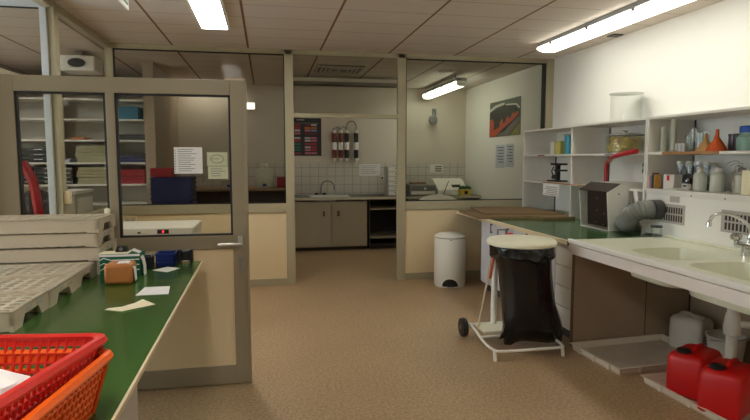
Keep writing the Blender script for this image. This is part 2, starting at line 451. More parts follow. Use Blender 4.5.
def batten(x0, x1, y0, y1, z0, z1, dm, label, cat='ceiling light', nm='fluorescent_batten'):
    t = thing(nm, label, cat, ((x0+x1)/2, (y0+y1)/2, z0))
    cx = (x0+x1)/2; hw = (x1-x0)/2; h = z1-z0-0.05
    prof = [(cx-hw*0.98, z0+h), (cx-hw, z0+h*0.55), (cx-hw*0.8, z0+0.012), (cx-hw*0.5, z0), (cx+hw*0.5, z0), (cx+hw*0.8, z0+0.012), (cx+hw, z0+h*0.55), (cx+hw*0.98, z0+h)]
    MB().prism(prof, 'Y', y0+0.03, y1-0.03).build('diffuser', dm, t, smooth=True)
    MB().box(cx-hw*0.9, y0+0.01, z0+h, cx+hw*0.9, y1-0.01, z1).build('housing', GREYB, t, bevel=0.006)
    for ya, yb in ((y0, y0+0.03), (y1-0.03, y1)):
        MB().prism(prof, 'Y', ya, yb).build('end_cap', IVORY, t, bevel=0.004)
    for k in range(4):
        yy = y0 + (k+0.5)*(y1-y0)/4
        for xx in (cx-hw, cx+hw): MB().box(xx-0.008, yy-0.02, z0+h*0.5, xx+0.008, yy+0.02, z0+h+0.01).build('clip', STEEL, t)
    return t
batten(2.91, 3.17, 3.1, 5.74, CZ-0.095, CZ, LAMP_B, 'long bright fluorescent batten on the ceiling beside the white right wall')
batten(2.91, 3.17, -1.2, 1.4, CZ-0.095, CZ, LAMP_B, 'fluorescent batten on the ceiling beside the right wall, at the sink end')
tb = batten(2.73, 2.90, 7.8, 9.6, CZ-0.20, CZ-0.075, LAMP_C, 'pale greenish fluorescent batten seen through the right-hand glass, in the back room')
for y in (8.1, 9.2): MB().cyl((2.815, y, CZ-0.075), 0.01, 0.075, 8).build('hanger', STEEL, tb)
# unlit louvred batten over the sink in the back room
t = thing('louvred_light', 'switched-off louvred light fitting across the ceiling beyond the transom', 'ceiling light', (1.2, 8.6, 2.62))
MB().box(0.30, 8.5, 2.665, 2.12, 8.72, 2.72).build('housing', WHITE, t, bevel=0.006)
m = MB()
for k in range(37): x = 0.32 + k*0.049; m.box(x, 8.51, 2.62, x+0.006, 8.71, 2.665)
m.box(0.30, 8.5, 2.62, 2.12, 8.506, 2.665); m.box(0.30, 8.714, 2.62, 2.12, 8.72, 2.665)
m.build('louvre', STEEL, t)
for x in (0.6, 1.8): MB().cyl((x, 8.61, 2.72), 0.008, CZ-2.72, 8).build('hanger', STEEL, t)
# air vent grille in the back-room ceiling
t = thing('ceiling_vent', 'square slatted air vent in the ceiling beyond the transom', 'vent', (1.0, 7.85, CZ-0.02))
MB().box(0.70, 7.55, CZ-0.012, 1.34, 8.15, CZ).build('backing', DARK, t)
m = MB()
for k in range(4):
    a = k*0.06; x0, y0, x1, y1 = 0.70+a, 7.55+a, 1.34-a, 8.15-a; e = 0.03
    for b in ((x0, y0, x1, y0+e), (x0, y1-e, x1, y1), (x0, y0+e, x0+e, y1-e), (x1-e, y0+e, x1, y1-e)): m.box(b[0], b[1], CZ-0.03, b[2], b[3], CZ-0.012)
m.box(1.0, 7.79, CZ-0.03, 1.04, 7.91, CZ-0.012)
m.build('slats', GREYL, t)
t = tag(MB().lathe([(0.11, 0.03), (0.10, 0.008), (0.06, 0.0)], (2.55, 7.75, CZ-0.03), 20).build('smoke_detector', GREYL, smooth=True), 'round smoke detector on the ceiling behind the right-hand glass', 'smoke detector')
# small dark socket box at the top of the right wall
tag(MB().box(3.45, 5.15, CZ-0.012, 3.56, 5.26, CZ).build('ceiling_sensor', DGREY), 'small dark square plate on the ceiling edge by the right wall lamp', 'sensor')
# hanging exit pictogram sign
t = thing('exit_sign', 'hanging green and white escape sign near the ceiling, top left', 'sign', (-0.98, 4.4, 2.6))
MB().box(-0.995, 4.05, 2.60, -0.982, 4.52, CZ-0.005).build('plate', mat('sign_white', (232, 236, 228), 0.4), t)
m = MB(); SG = mat('sign_green', (60, 104, 84), 0.4)
x = -0.981
for poly in ([(4.09, 2.63), (4.49, 2.63), (4.49, 2.645), (4.09, 2.645)], [(4.40, 2.66), (4.48, 2.66), (4.48, 2.745), (4.40, 2.745)],
             [(4.10, 2.66), (4.22, 2.70), (4.22, 2.745), (4.10, 2.745)]):
    m.prism(poly, 'X', x, x+0.002)
# running figure
m.prism([(4.33, 2.72), (4.345, 2.735), (4.36, 2.72), (4.345, 2.705)], 'X', x, x+0.002)
m.prism([(4.30, 2.71), (4.33, 2.70), (4.345, 2.67), (4.385, 2.66), (4.375, 2.652), (4.33, 2.66), (4.30, 2.68), (4.27, 2.655), (4.26, 2.665), (4.29, 2.69)], 'X', x, x+0.002)
m.build('pictogram', SG, t)
# wall-hung extractor seen through the side partition
t = thing('extractor_fan', 'white box fan with dark oval mouth hanging behind the upper left glass', 'fan', (-2.13, 7.2, 2.5))
MB().box(-2.32, 7.1, 2.52, -1.94, 7.45, 2.70).build('housing', WHITE, t, bevel=0.02)
MB().lathe([(0.07, 0), (0.075, -0.02)], (-2.13, 7.1, 2.61), 20, axis='Y', sx=0.7, sy=1.3).build('mouth', DGREY, t)
MB().box(-2.17, 7.2, 2.70, -2.09, 7.3, CZ).build('bracket', STEEL, t)

# ================================================================== LEFT BENCH
ZB = 0.86
t = thing('lab_bench', 'long green-topped bench with beige edge strip in the left foreground', 'bench', (-1.0, 2.0, 0))
MB().box(-1.64, 0.35, ZB-0.022, -0.380, 3.60, ZB).build('worktop', GREEN, t)
MB().box(-0.380, 0.35, ZB-0.016, -0.371, 3.60, ZB+0.001).build('edge_strip', EDGE, t, bevel=0.002)
MB().box(-1.62, 0.37, 0.08, -0.40, 1.72, ZB-0.023).build('cabinet_body', GREYL, t)
MB().box(-1.60, 0.40, 0.0, -0.46, 1.70, 0.08).build('plinth', DARK, t)
for y in (0.39, 1.08):
    dr = MB().box(-0.399, y, 0.10, -0.383, y+0.64, ZB-0.03).build('door', GREYL, t, bevel=0.002)
    MB().box(-0.383, y+0.56, 0.60, -0.373, y+0.58, 0.74).build('handle', STEEL, dr, bevel=0.003)
for x in (-1.58, -1.02): MB().box(x, 3.48, 0, x+0.04, 3.52, ZB-0.022).build('leg', STEEL, t)
MB().box(-1.62, 1.72, ZB-0.09, -1.58, 3.55, ZB-0.022).build('apron', GREYL, t)

t.location.x = -1.0134; t.rotation_euler.z = math.radians(0.66)      # the bench stands slightly askew

# ---- perforated stacking trays
TW, TD, TH = 0.66, 0.342, 0.076
def make_tray(loc, label):
    t = thing('perforated_tray', label, 'tray', loc, group='perforated beige trays on the green bench')
    m = local(t); nx, ny = 11, 6; ex, ey = 0.02, 0.018
    px, py = (TW-2*ex)/nx, (TD-2*ey)/ny
    for i in range(nx):
        for j in range(ny):
            x0, y0 = -TW/2+ex+i*px, -TD/2+ey+j*py
            m.hole_cell(x0, y0, x0+px, y0+py, TH-0.006, px*0.39, py*0.39, 0.028, seg=12)
    m.build('perforated_top', TRAYM, t)
    m = local(t)
    for s in (-1, 1):                      # long walls with thickened, slanted ends
        y = s*TD/2
        m.prism([(-TW/2, 0.022), (-TW/2+0.10, 0.006), (TW/2-0.10, 0.006), (TW/2, 0.022), (TW/2, TH), (-TW/2, TH)], 'Y', y, y-s*0.012)
        x = s*TW/2
        m.prism([(-TD/2, 0.0), (-TD/2+0.075, 0.0), (-TD/2+0.105, TH-0.034), (TD/2-0.105, TH-0.034), (TD/2-0.075, 0.0), (TD/2, 0.0), (TD/2, TH), (-TD/2, TH)], 'X', x, x-s*0.014)
    m.box(-TW/2, -TD/2, TH-0.006, TW/2, -TD/2+0.018, TH); m.box(-TW/2, TD/2-0.018, TH-0.006, TW/2, TD/2, TH)
    m.box(-TW/2, -TD/2+0.018, TH-0.006, -TW/2+0.02, TD/2-0.018, TH); m.box(TW/2-0.02, -TD/2+0.018, TH-0.006, TW/2, TD/2-0.018, TH)
    m.build('side_wall', TRAYM, t)
    for sx in (-1, 1):
        for sy in (-1, 1):
            x, y = sx*(TW/2-0.035), sy*(TD/2-0.03)
            local(t).prism([(x-0.034, y-0.029), (x+0.034, y-0.029), (x+0.034, y+0.029), (x-0.034, y+0.029)], 'Z', 0.0, 0.03).build('foot', TRAYM, t, bevel=0.004)
    x = TW/2
    local(t).box(x, -0.05, TH-0.028, x+0.0015, -0.005, TH-0.012).build('moulded_mark', GREYL, t)
    local(t).box(x, 0.045, TH-0.028, x+0.0015, 0.10, TH-0.016).build('moulded_mark', GREYL, t)
    return t
tx = -0.93 - TW/2
t0 = make_tray((tx, 2.40, ZB), 'perforated beige tray lying nearest the camera, beside the red basket')
dup(t0, (tx+0.005, 2.747, ZB), 'perforated beige tray lying in the middle of the three flat on the bench')
dup(t0, (tx, 3.094, ZB), 'perforated beige tray lying flat just in front of the tray stack')
for k, nm in enumerate(('bottom tray of the stack of four beige trays', 'second tray from the bottom of the beige stack', 'third tray from the bottom of the beige stack', 'topmost tray of the stack of four beige trays')):
    dup(t0, (tx + 0.018 + 0.008*math.sin(k*2.2), 3.443+0.004*math.cos(k*3), ZB + k*(TH+0.002)), nm)
tag(MB().lathe([(0.012,0),(0.018,0.012),(0.016,0.03),(0.006,0.036)], (tx+TW/2-0.012, 3.57, ZB+4*(TH+0.002)-0.002), 12).build('white_stopper', IVORY, smooth=True), 'small white plastic stopper on the back corner of the tray stack', 'stopper')
tag(MB().lathe([(0.014,0),(0.02,0.01),(0.018,0.022),(0.008,0.028)], (-1.545, 3.55, ZB+4*(TH+0.002)-0.002), 12).build('beige_stopper', TRAYM, smooth=True), 'small beige knob on the left end of the tray stack', 'stopper')

# ---- lattice baskets
def lattice_basket(name, label, m_, loc, rz, rx=0.0, L=0.50, Wd=0.35, Hh=0.15):
    t = thing(name, label, 'basket', loc, rz, rx=rx)
    tp = 0.035
    def wallpt(side, u, z):                       # u in -1..1 along the wall
        k = tp*(1 - z/Hh); hx, hy = Wd/2 - k, L/2 - k
        return [(hx, u*hy, z), (-hx, u*hy, z), (u*hx, hy, z), (u*hx, -hy, z)][side]
    m = local(t)
    for side in range(4):
        ln = L if side < 2 else Wd; n = int(ln/0.021)
        for i in range(n+1):
            u = -1 + 2*i/n
            m.tube([wallpt(side, u, 0.004), wallpt(side, u, Hh-0.004)], 0.0042 if 0 < i < n else 0.009, 5)
        for z in (0.02, 0.042, 0.064, 0.086, 0.108):
            m.tube([wallpt(side, -1, z), wallpt(side, 1, z)], 0.0038, 5)
        m.loft([[wallpt(side, -1, Hh-0.024), wallpt(side, 1, Hh-0.024)], [wallpt(side, -1, Hh), wallpt(side, 1, Hh)]], cap=False, closed=False)
    m.build('lattice_wall', m_, t)
    m = local(t)
    hx, hy = Wd/2, L/2; r = 0.035; pts = []
    for cx, cy, a0 in ((hx-r, hy-r, 0), (-hx+r, hy-r, PI/2), (-hx+r, -hy+r, PI), (hx-r, -hy+r, 1.5*PI)):
        for k in range(6):
            a = a0 + PI/2*k/5; pts.append((cx+r*math.cos(a), cy+r*math.sin(a)))
    def ring(off, z):
        out = []
        for (x, y) in pts:
            l = math.hypot(x, y); out.append((x*(1+off/ max(hx, 1e-6)*0.9), y*(1+off/hy*0.95), z))
        return out
    m.loft([ring(-0.004, Hh-0.012), ring(0.016, Hh-0.016), ring(0.02, Hh-0.008), ring(0.014, Hh+0.004), ring(0.002, Hh+0.006), ring(-0.006, Hh), ring(-0.004, Hh-0.012)], cap=False)
    m.build('rim', m_, t, smooth=True)
    m = local(t); hx -= tp; hy -= tp
    for i in range(int(2*hx/0.03)+1): x = -hx + i*0.03; m.box(x, -hy, 0, x+0.016, hy, 0.005)
    for i in range(int(2*hy/0.03)+1): y = -hy + i*0.03; m.box(-hx, y, 0.0, hx, y+0.016, 0.005)
    m.build('grid_floor', m_, t)
    return t
bz = -math.radians(8)
lattice_basket('orange_basket', 'orange lattice basket on the green bench, holding the red one', ORANB, (-0.612, 1.262, ZB+0.001), bz)
lattice_basket('red_basket', 'red lattice basket nested in the orange one, with white wads inside', REDB, (-0.628, 1.266, ZB+0.052), bz, rx=-math.radians(3))
# crumpled white cloths in the red basket
def wad(name, c, r, sz, label, seed):
    rnd = random.Random(seed); m = MB(); rings = []
    ph = [rnd.uniform(0, 6.28) for _ in range(6)]
    for i in range(9):
        a = PI*i/8; ring = []
        for j in range(18):
            b = 2*PI*j/18
            k = 1 + 0.13*math.sin(3*b+ph[0]+a*2) + 0.09*math.sin(5*b+ph[1]-3*a) + 0.07*math.sin(7*a+ph[2]+b)
            ring.append((c[0]+r*k*math.sin(a)*math.cos(b), c[1]+r*1.25*k*math.sin(a)*math.sin(b), c[2]+sz*(1-math.cos(a))*0.5*(0.85+0.15*k)))
        rings.append(ring)
    return tag(m.loft(rings).build(name, PAPER, smooth=True), label, 'cloth', 'white cloths in the red basket')
wad('white_cloth', (-0.70, 1.38, ZB+0.07), 0.07, 0.07, 'crumpled white cloth at the far end inside the red basket', 3)
wad('white_cloth', (-0.600, 1.30, ZB+0.075), 0.080, 0.10, 'crumpled white cloth by the lattice wall of the red basket', 5)
wad('white_cloth', (-0.68, 1.20, ZB+0.08), 0.075, 0.12, 'crumpled white cloth furthest left in the red basket', 9)

# ---- papers and small things at the far end of the bench
def sheet(name, label, pts, z, m_, curl=None, group=None):
    m = MB(); n = len(pts)
    top = [(x, y, z+0.0015+(curl[i] if curl else 0)) for i, (x, y) in enumerate(pts)]
    bot = [(x, y, z+0.0003+(curl[i] if curl else 0)) for i, (x, y) in enumerate(pts)]
    m.loft([bot, top])
    return tag(m.build(name, m_), label, 'paper', group)
sheet('paper_sheet', 'white sheet of paper lying on the green bench in front of the kraft parcel', [(-0.613, 2.728), (-0.466, 2.731), (-0.487, 2.90), (-0.606, 2.90)], ZB, PAPER)
m = MB()
pr = [(-0.685, 2.492), (-0.607, 2.444), (-0.55, 2.485), (-0.49, 2.541)]; pb = [(-0.675, 2.515), (-0.62, 2.505), (-0.575, 2.535), (-0.555, 2.60)]
zz = [0.0, 0.002, 0.003, 0.001]; zb = [0.0, 0.006, 0.012, 0.012]
lo = [[(pr[i][0], pr[i][1], ZB+zz[i]), (pb[i][0], pb[i][1], ZB+zb[i]), (pb[i][0], pb[i][1], ZB+zb[i]+0.0015), (pr[i][0], pr[i][1], ZB+zz[i]+0.0015)] for i in range(4)]
m.loft(lo)
tag(m.build('cream_card', PAPERC), 'curled cream card lying on the green bench, nearest of the loose papers', 'paper')
sheet('paper_slip', 'white paper slip on the far end of the green bench near the blue basket', [(-0.656, 3.345), (-0.562, 3.272), (-0.509, 3.38), (-0.588, 3.44)], ZB, PAPER)
# kraft parcel
t = thing('kraft_parcel', 'brown kraft-wrapped parcel with a white label strip on the green bench', 'parcel', (-0.765, 3.05, ZB))
MB().box(-0.820, 2.985, ZB, -0.685, 3.115, ZB+0.105).build('wrapped_box', KRAFT, t, bevel=0.016, smooth=True)
m = MB()
st = [(-0.76, 2.99, ZB+0.107), (-0.715, 2.99, ZB+0.109), (-0.69, 2.99, ZB+0.101), (-0.679, 2.99, ZB+0.075), (-0.675, 2.99, ZB+0.012)]
m.loft([[(x, y+0.02, z), (x-0.004, y+0.085, z), (x-0.004, y+0.085, z-0.002), (x, y+0.02, z-0.002)] for x, y, z in st])
m.build('label_strip', PAPER, t, smooth=True)
# green carton behind it
t = thing('green_carton', 'green and white striped carton standing behind the kraft parcel', 'box', (-0.80, 3.26, ZB))
MB().box(-0.890, 3.18, ZB, -0.685, 3.32, ZB+0.125).build('carton', [GREENC], t, bevel=0.003)
m = MB(); y = 3.18
for k in range(3):
    z = ZB + 0.036 + k*0.028
    m.prism([(-0.890, z), (-0.87, z+0.012), (-0.83, z), (-0.688, z+0.002), (-0.688, z+0.007), (-0.83, z+0.005), (-0.87, z+0.017), (-0.890, z+0.005)], 'Y', y-0.001, y)
m.box(-0.890, y-0.001, ZB+0.114, -0.685, y, ZB+0.125)
m.build('white_stripes', PAPER, t)
m = MB(); st = [(-0.73, ZB+0.146), (-0.695, ZB+0.129), (-0.677, ZB+0.09), (-0.670, ZB+0.055), (-0.668, ZB+0.002)]
m.loft([[(x, 3.20, z), (x, 3.26, z), (x-0.002, 3.26, z-0.002), (x-0.002, 3.20, z-0.002)] for x, z in st]); m.build('paper_strip', PAPER, t, smooth=True)
MB().box(-0.90, 3.20, ZB+0.125, -0.75, 3.30, ZB+0.127).build('yellow_note', PAPERC, t)
# black tape dispenser on the carton
t = thing('tape_dispenser', 'small black dispenser lying on top of the green carton', 'dispenser', (-0.795, 3.27, ZB+0.127))
MB().prism([(-0.83, ZB+0.127), (-0.762, ZB+0.127), (-0.766, ZB+0.142), (-0.775, ZB+0.158), (-0.815, ZB+0.160), (-0.828, ZB+0.126)], 'Y', 3.25, 3.29).build('body', BLACK, t, bevel=0.004)
MB().cyl((-0.797, 3.246, ZB+0.144), 0.010, 0.048, 14, axis='Y').build('spool', GREYB, t, smooth=True)
# black box + blue basket + holder
t = thing('black_pot', 'small black container between the green carton and the blue basket', 'container', (-0.70, 3.43, ZB))
MB().box(-0.738, 3.385, ZB, -0.662, 3.46, ZB+0.075).build('body', BLACK, t, bevel=0.006)
MB().box(-0.732, 3.392, ZB+0.075, -0.668, 3.454, ZB+0.083).build('lid', DGREY, t, bevel=0.003)
t = thing('blue_basket', 'small blue perforated basket at the far end of the green bench', 'basket', (-0.60, 3.51, ZB))
m = MB(); x0, x1, y0, y1 = -0.655, -0.548, 3.45, 3.57
m.box(x0, y0, ZB, x1, y1, ZB+0.004)
for z0, z1 in ((0.004, 0.022), (0.032, 0.045), (0.056, 0.074)):
    m.box(x0, y0, ZB+z0, x1, y0+0.004, ZB+z1); m.box(x0, y1-0.004, ZB+z0, x1, y1, ZB+z1)
    m.box(x0, y0, ZB+z0, x0+0.004, y1, ZB+z1); m.box(x1-0.004, y0, ZB+z0, x1, y1, ZB+z1)
for k in range(8):
    x = x0 + k*(x1-x0-0.009)/7; m.box(x, y0, ZB, x+0.009, y0+0.004, ZB+0.07); m.box(x, y1-0.004, ZB, x+0.009, y1, ZB+0.07)
    y = y0 + k*(y1-y0-0.009)/7; m.box(x0, y, ZB, x0+0.004, y+0.009, ZB+0.07); m.box(x1-0.004, y, ZB, x1, y+0.009, ZB+0.07)
m.build('lattice_body', BLUE, t)
m = MB(); m.box(x0-0.004, y0-0.004, ZB+0.068, x1+0.004, y0+0.002, ZB+0.078); m.box(x0-0.004, y1-0.002, ZB+0.068, x1+0.004, y1+0.004, ZB+0.078)
m.box(x0-0.004, y0, ZB+0.068, x0+0.002, y1, ZB+0.078); m.box(x1-0.002, y0, ZB+0.068, x1+0.004, y1, ZB+0.078); m.build('rim', BLUE, t)
t = thing('black_label_holder', 'small black two-post holder at the far corner of the green bench', 'holder', (-0.5, 3.56, ZB))
MB().box(-0.545, 3.54, ZB, -0.525, 3.585, ZB+0.085).build('post', BLACK, t, bevel=0.003)
MB().box(-0.475, 3.54, ZB, -0.455, 3.585, ZB+0.085).build('post', BLACK, t, bevel=0.003)
MB().box(-0.525, 3.545, ZB+0.010, -0.475, 3.58, ZB+0.080).build('drum', BLACK, t, bevel=0.01)
MB().box(-0.515, 3.542, ZB+0.012, -0.485, 3.545, ZB+0.016).build('white_mark', PAPER, t)

# ---- notices taped to the door glass
def notice(name, x0, x1, z0, z1, y, m_, label, lines, marks=None):
    t = thing(name, label, 'notice', ((x0+x1)/2, y, z0))
    MB().box(x0, y-0.002, z0, x1, y, z1).build('sheet', m_, t)
    m = MB()
    for k in range(lines):
        z = z1 - (k+1.2)*(z1-z0)/(lines+1.4); ln = (0.55+0.4*random.random())*(x1-x0)*0.8
        m.box(x0+(x1-x0)*0.14, y-0.0028, z, x0+(x1-x0)*0.14+ln, y-0.002, z+0.0035)
    if marks: marks(m)
    m.build('print', INK, t)
    return t
d.location.x -= 0.012
YG = Y0+0.020
def holes(m):
    for k in range(9): m.box(-0.569, YG-0.0028, 1.415+k*0.017, -0.563, YG-0.002, 1.421+k*0.017)
notice('printed_notice', -0.573, -0.400, 1.407, 1.575, YG, PAPER, 'white printed page with punched margin taped to the door glass', 11, holes)
def oval(m):
    pts = [(-0.31+0.04*math.cos(a*PI/8), YG-0.0026, 1.50+0.026*math.sin(a*PI/8)) for a in range(16)]
    m.tube(pts, 0.0016, 4, closed=True)
notice('oval_notice', -0.372, -0.245, 1.456, 1.543, YG, PAPERG, 'greenish note with an oval drawing taped to the door glass', 1, oval)
notice('lined_notice', -0.367, -0.243, 1.372, 1.453, YG, PAPERG, 'greenish lined note on the door glass, below the oval one', 4)

# ---- white under-counter freezer behind the door
t = thing('lab_freezer', 'white freezer with red digital display standing behind the glazed door', 'freezer', (-0.98, 5.0, 0))
MB().box(-1.36, 4.76, 0.05, -0.60, 5.32, 0.87).build('body', FREEZ, t, bevel=0.01)
MB().box(-1.37, 4.745, 0.872, -0.595, 5.335, 0.938).build('lid', FREEZ, t, bevel=0.008)
dp = MB().box(-0.88, 4.74, 0.893, -0.79, 4.746, 0.927).build('display', BLACK, t)
MB().box(-0.84, 4.737, 0.902, -0.828, 4.741, 0.918).build('red_digit', LED, dp)
MB().box(-1.03, 4.74, 0.898, -1.008, 4.746, 0.913).build('lock', DGREY, t)
MB().box(-1.35, 4.74, 0.893, -1.28, 4.746, 0.898).build('badge', GREYB, t)
MB().box(-1.34, 4.78, 0, -0.62, 5.3, 0.05).build('plinth', DGREY, t)
# wall socket on the partition panel
t = thing('wall_socket', 'beige wall socket on the cream partition panel behind the freezer', 'socket', (-1.5, YP-0.02, 0.86))
MB().box(-1.56, YP-0.03, 0.775, -1.44, YP-0.01, 0.868).build('plate', EDGE, t, bevel=0.004)
for x in (-1.53, -1.475): MB().cyl((x, YP-0.033, 0.822), 0.02, 0.004, 14, axis='Y').build('outlet', GREYL, t)

# ================================================================== SIDE ROOM (left, behind the glass)
t = thing('shelving_unit', 'tall white shelving unit full of files, behind the glass on the left', 'shelving', (-2.6, 8.2, 0))
YS0, YS1 = 8.0, 8.42
SZ = [0.62, 0.90, 1.165, 1.455, 1.755, 2.03, 2.295]
for z in SZ: MB().box(-4.0, YS0, z-0.022, -1.56, YS1, z).build('shelf', WHITE, t)
for x in (-4.02, -2.74, -1.58): MB().box(x, YS0+0.01, 0, x+0.022, YS1, 2.32).build('upright', WHITE, t)
MB().box(-4.0, YS1, 0.6, -1.56, YS1+0.012, 2.32).build('rear_sheet', GREYL, t)
def filebox(x, z, w, h, m_, label, grp, nm='file_box', stripes=True, cat='box'):
    t = thing(nm, label, cat, (x, YS0+0.15, z), group=grp)
    MB().box(x-w/2, YS0+0.02, z, x+w/2, YS0+0.34, z+h).build('case', m_, t, bevel=0.004)
    if stripes: MB().box(x+w*0.05, YS0+0.016, z+h*0.60, x+w*0.36, YS0+0.02, z+h*0.72).build('label_strip', PAPER, t)
    return t
for k in range(4):
    for i, x in enumerate((-3.12, -2.88)):
        filebox(x, 1.165+0.058*k, 0.22, 0.052, BLACK, ('leftmost' if i == 0 else 'second') + ' column of black boxes behind the door glass, %s of four' % ('bottom', 'second from bottom', 'third from bottom', 'topmost')[k], 'black boxes on the side-room shelves')
for k in range(4):
    filebox(-2.62, 1.165+0.058*k, 0.19, 0.052, BLACK, 'column of black boxes left of the pale post, %s of four' % ('bottom', 'second from bottom', 'third from bottom', 'topmost')[k], 'black boxes on the side-room shelves')
for k in range(3):
    filebox(-3.0, 1.455+0.065*k, 0.34, 0.06, BLACK, 'wide black box on the shelf above, %s of its pile of three' % ('bottom', 'middle', 'top')[k], 'black boxes on the side-room shelves')
filebox(-2.66, 1.455, 0.22, 0.05, mat('lilac_folder', (170, 168, 190), 0.6), 'pale lilac folder lying beside the wide black boxes on the shelf', 'folders on the side-room shelves', 'folder', False, 'folder')
OLI = mat('pale_olive_folder', (164, 160, 128), 0.7)
for r, z in enumerate((1.165, 1.455)):
    for k in range(5):
        filebox(-2.27 + 0.012*math.sin(k*2+r), z+0.045*k, 0.40, 0.041, OLI, 'pale olive folder in the %s pile behind glass, %s of five' % (('lower', 'upper')[r], ('bottom', 'second', 'middle', 'fourth', 'top')[k]), 'olive folders on the side-room shelves', 'folder', False, 'folder')
filebox(-2.44, 1.755, 0.16, 0.035, mat('orange_folder', (190, 110, 50), 0.6), 'orange folder lying alone on an upper shelf behind glass', 'folders on the side-room shelves', 'folder', False, 'folder')
filebox(-1.80, 2.03, 0.24, 0.17, mat('turquoise_tub', (60, 120, 150), 0.5), 'turquoise tub on the upper shelf right of the door mullion', 'tubs', 'storage_tub', False, 'tub')
for k in range(2): filebox(-1.80, 1.755+0.04*k, 0.36, 0.036, DGREY, 'dark flat tray on the shelf below the turquoise tub, %s of two' % ('lower', 'upper')[k], 'dark trays on the side-room shelves', 'flat_tray', False, 'tray')
for k in range(3): filebox(-1.80, 1.455+0.04*k, 0.38, 0.036, NAVY if k < 2 else DGREY, 'dark blue flat tray on the middle shelf, %s of three' % ('bottom', 'middle', 'top')[k], 'dark trays on the side-room shelves', 'flat_tray', False, 'tray')
REDX = mat('red_crate_plastic', (150, 32, 40), 0.5)
for k in range(2): filebox(-1.80, 1.165+0.10*k, 0.36, 0.095, REDX, 'red crate on the shelf right of the door mullion, %s of two' % ('lower', 'upper')[k], 'red crates on the side-room shelves', 'red_crate', False, 'crate')
# red curved extraction arm and dark chair left of the post
tag(MB().tube(smooth_path([(-2.06, 5.6, 0.0), (-2.06, 5.6, 0.8), (-2.075, 5.6, 1.1), (-2.11, 5.6, 1.32), (-2.18, 5.6, 1.47)], 6), 0.04, 14).build('red_extraction_pipe', REDP, smooth=True), 'red curved pipe seen through the door glass at far left', 'pipe')
t = thing('desk_chair', 'dark round-backed chair behind the door glass at far left', 'chair', (-2.27, 5.950, 0))
MB().lathe([(0.0,-0.02),(0.15,-0.02),(0.18,0.0),(0.15,0.03),(0.0,0.035)], (-2.27, 6.120, 1.02), 24, axis='Y', sx=1.0, sy=1.0, cap=False).build('backrest', mat('dark_brown_fabric', (44, 32, 32), 0.7), t, smooth=True)
MB().lathe([(0.0,0.0),(0.2,0.0),(0.22,0.03),(0.2,0.06),(0,0.06)], (-2.27, 5.900, 0.46), 24, cap=False).build('seat', BLACK, t, smooth=True)
MB().tube([(-2.27, 6.100, 0.48), (-2.27, 6.160, 0.6), (-2.27, 6.155, 0.95)], 0.018, 8).build('back_stem', BLACK, t, smooth=True)
MB().cyl((-2.27, 5.900, 0.06), 0.025, 0.4, 12).build('column', STEEL, t, smooth=True)
for k in range(5):
    a = 2*PI*k/5+0.3; MB().tube([(-2.27, 5.900, 0.09), (-2.27+0.23*math.cos(a), 5.900+0.23*math.sin(a), 0.03)], 0.018, 6).build('leg', BLACK, t)
# pale cabinet behind the side glass
t = thing('pale_cabinet', 'pale grey cabinet behind the side glass, below the olive folders', 'cabinet', (-1.9, 5.9, 0))
MB().box(-1.99, 5.75, 0, -1.80, 6.3, 1.16).build('body', GREYL, t, bevel=0.006)
MB().box(-2.0, 5.74, 1.162, -1.79, 6.31, 1.19).build('top', WHITE, t, bevel=0.006)
MB().box(-1.80, 5.8, 0.05, -1.785, 6.25, 1.12).build('door', WHITE, t, bevel=0.003)
# socket on the pale post
t = thing('post_socket', 'cream socket box on the post of the side glass', 'socket', (XP, 5.02, 1.14))
MB().box(XP+0.0505, 4.965, 1.13, XP+0.09, 5.045, 1.235).build('box', EDGE, t, bevel=0.005)
MB().cyl((XP+0.09, 5.005, 1.185), 0.018, 0.004, 12, axis='X').build('outlet', GREYL, t)

# ================================================================== BACK ROOM
ZC = 0.875; YC = 8.95
t = thing('back_worktop', 'dark grey-green worktop with pale front edge along the back wall', 'worktop', (1.2, 9.35, ZC-0.035))
def slab(mb, x0, y0, x1, y1, z0, z1, hx0=None, hy0=None, hx1=None, hy1=None):
    if hx0 is None: return mb.box(x0, y0, z0, x1, y1, z1)
    mb.box(x0, y0, z0, hx0, y1, z1); mb.box(hx1, y0, z0, x1, y1, z1); mb.box(hx0, y0, z0, hx1, hy0, z1); mb.box(hx0, hy1, z0, hx1, y1, z1)
m = MB(); slab(m, 0.38, YC, 3.595, YB, ZC-0.035, ZC, 0.74, 9.10, 1.16, 9.45); m.build('top', mat('back_worktop_green', (72, 82, 66), 0.3), t)
MB().box(0.38, YC-0.012, ZC-0.037, 3.595, YC, ZC+0.001).build('edge_strip', mat('edge_grey_beige', (190, 182, 160), 0.5), t)
CABD = mat('grey_beige_door', (158, 146, 124), 0.5, var=0.03)
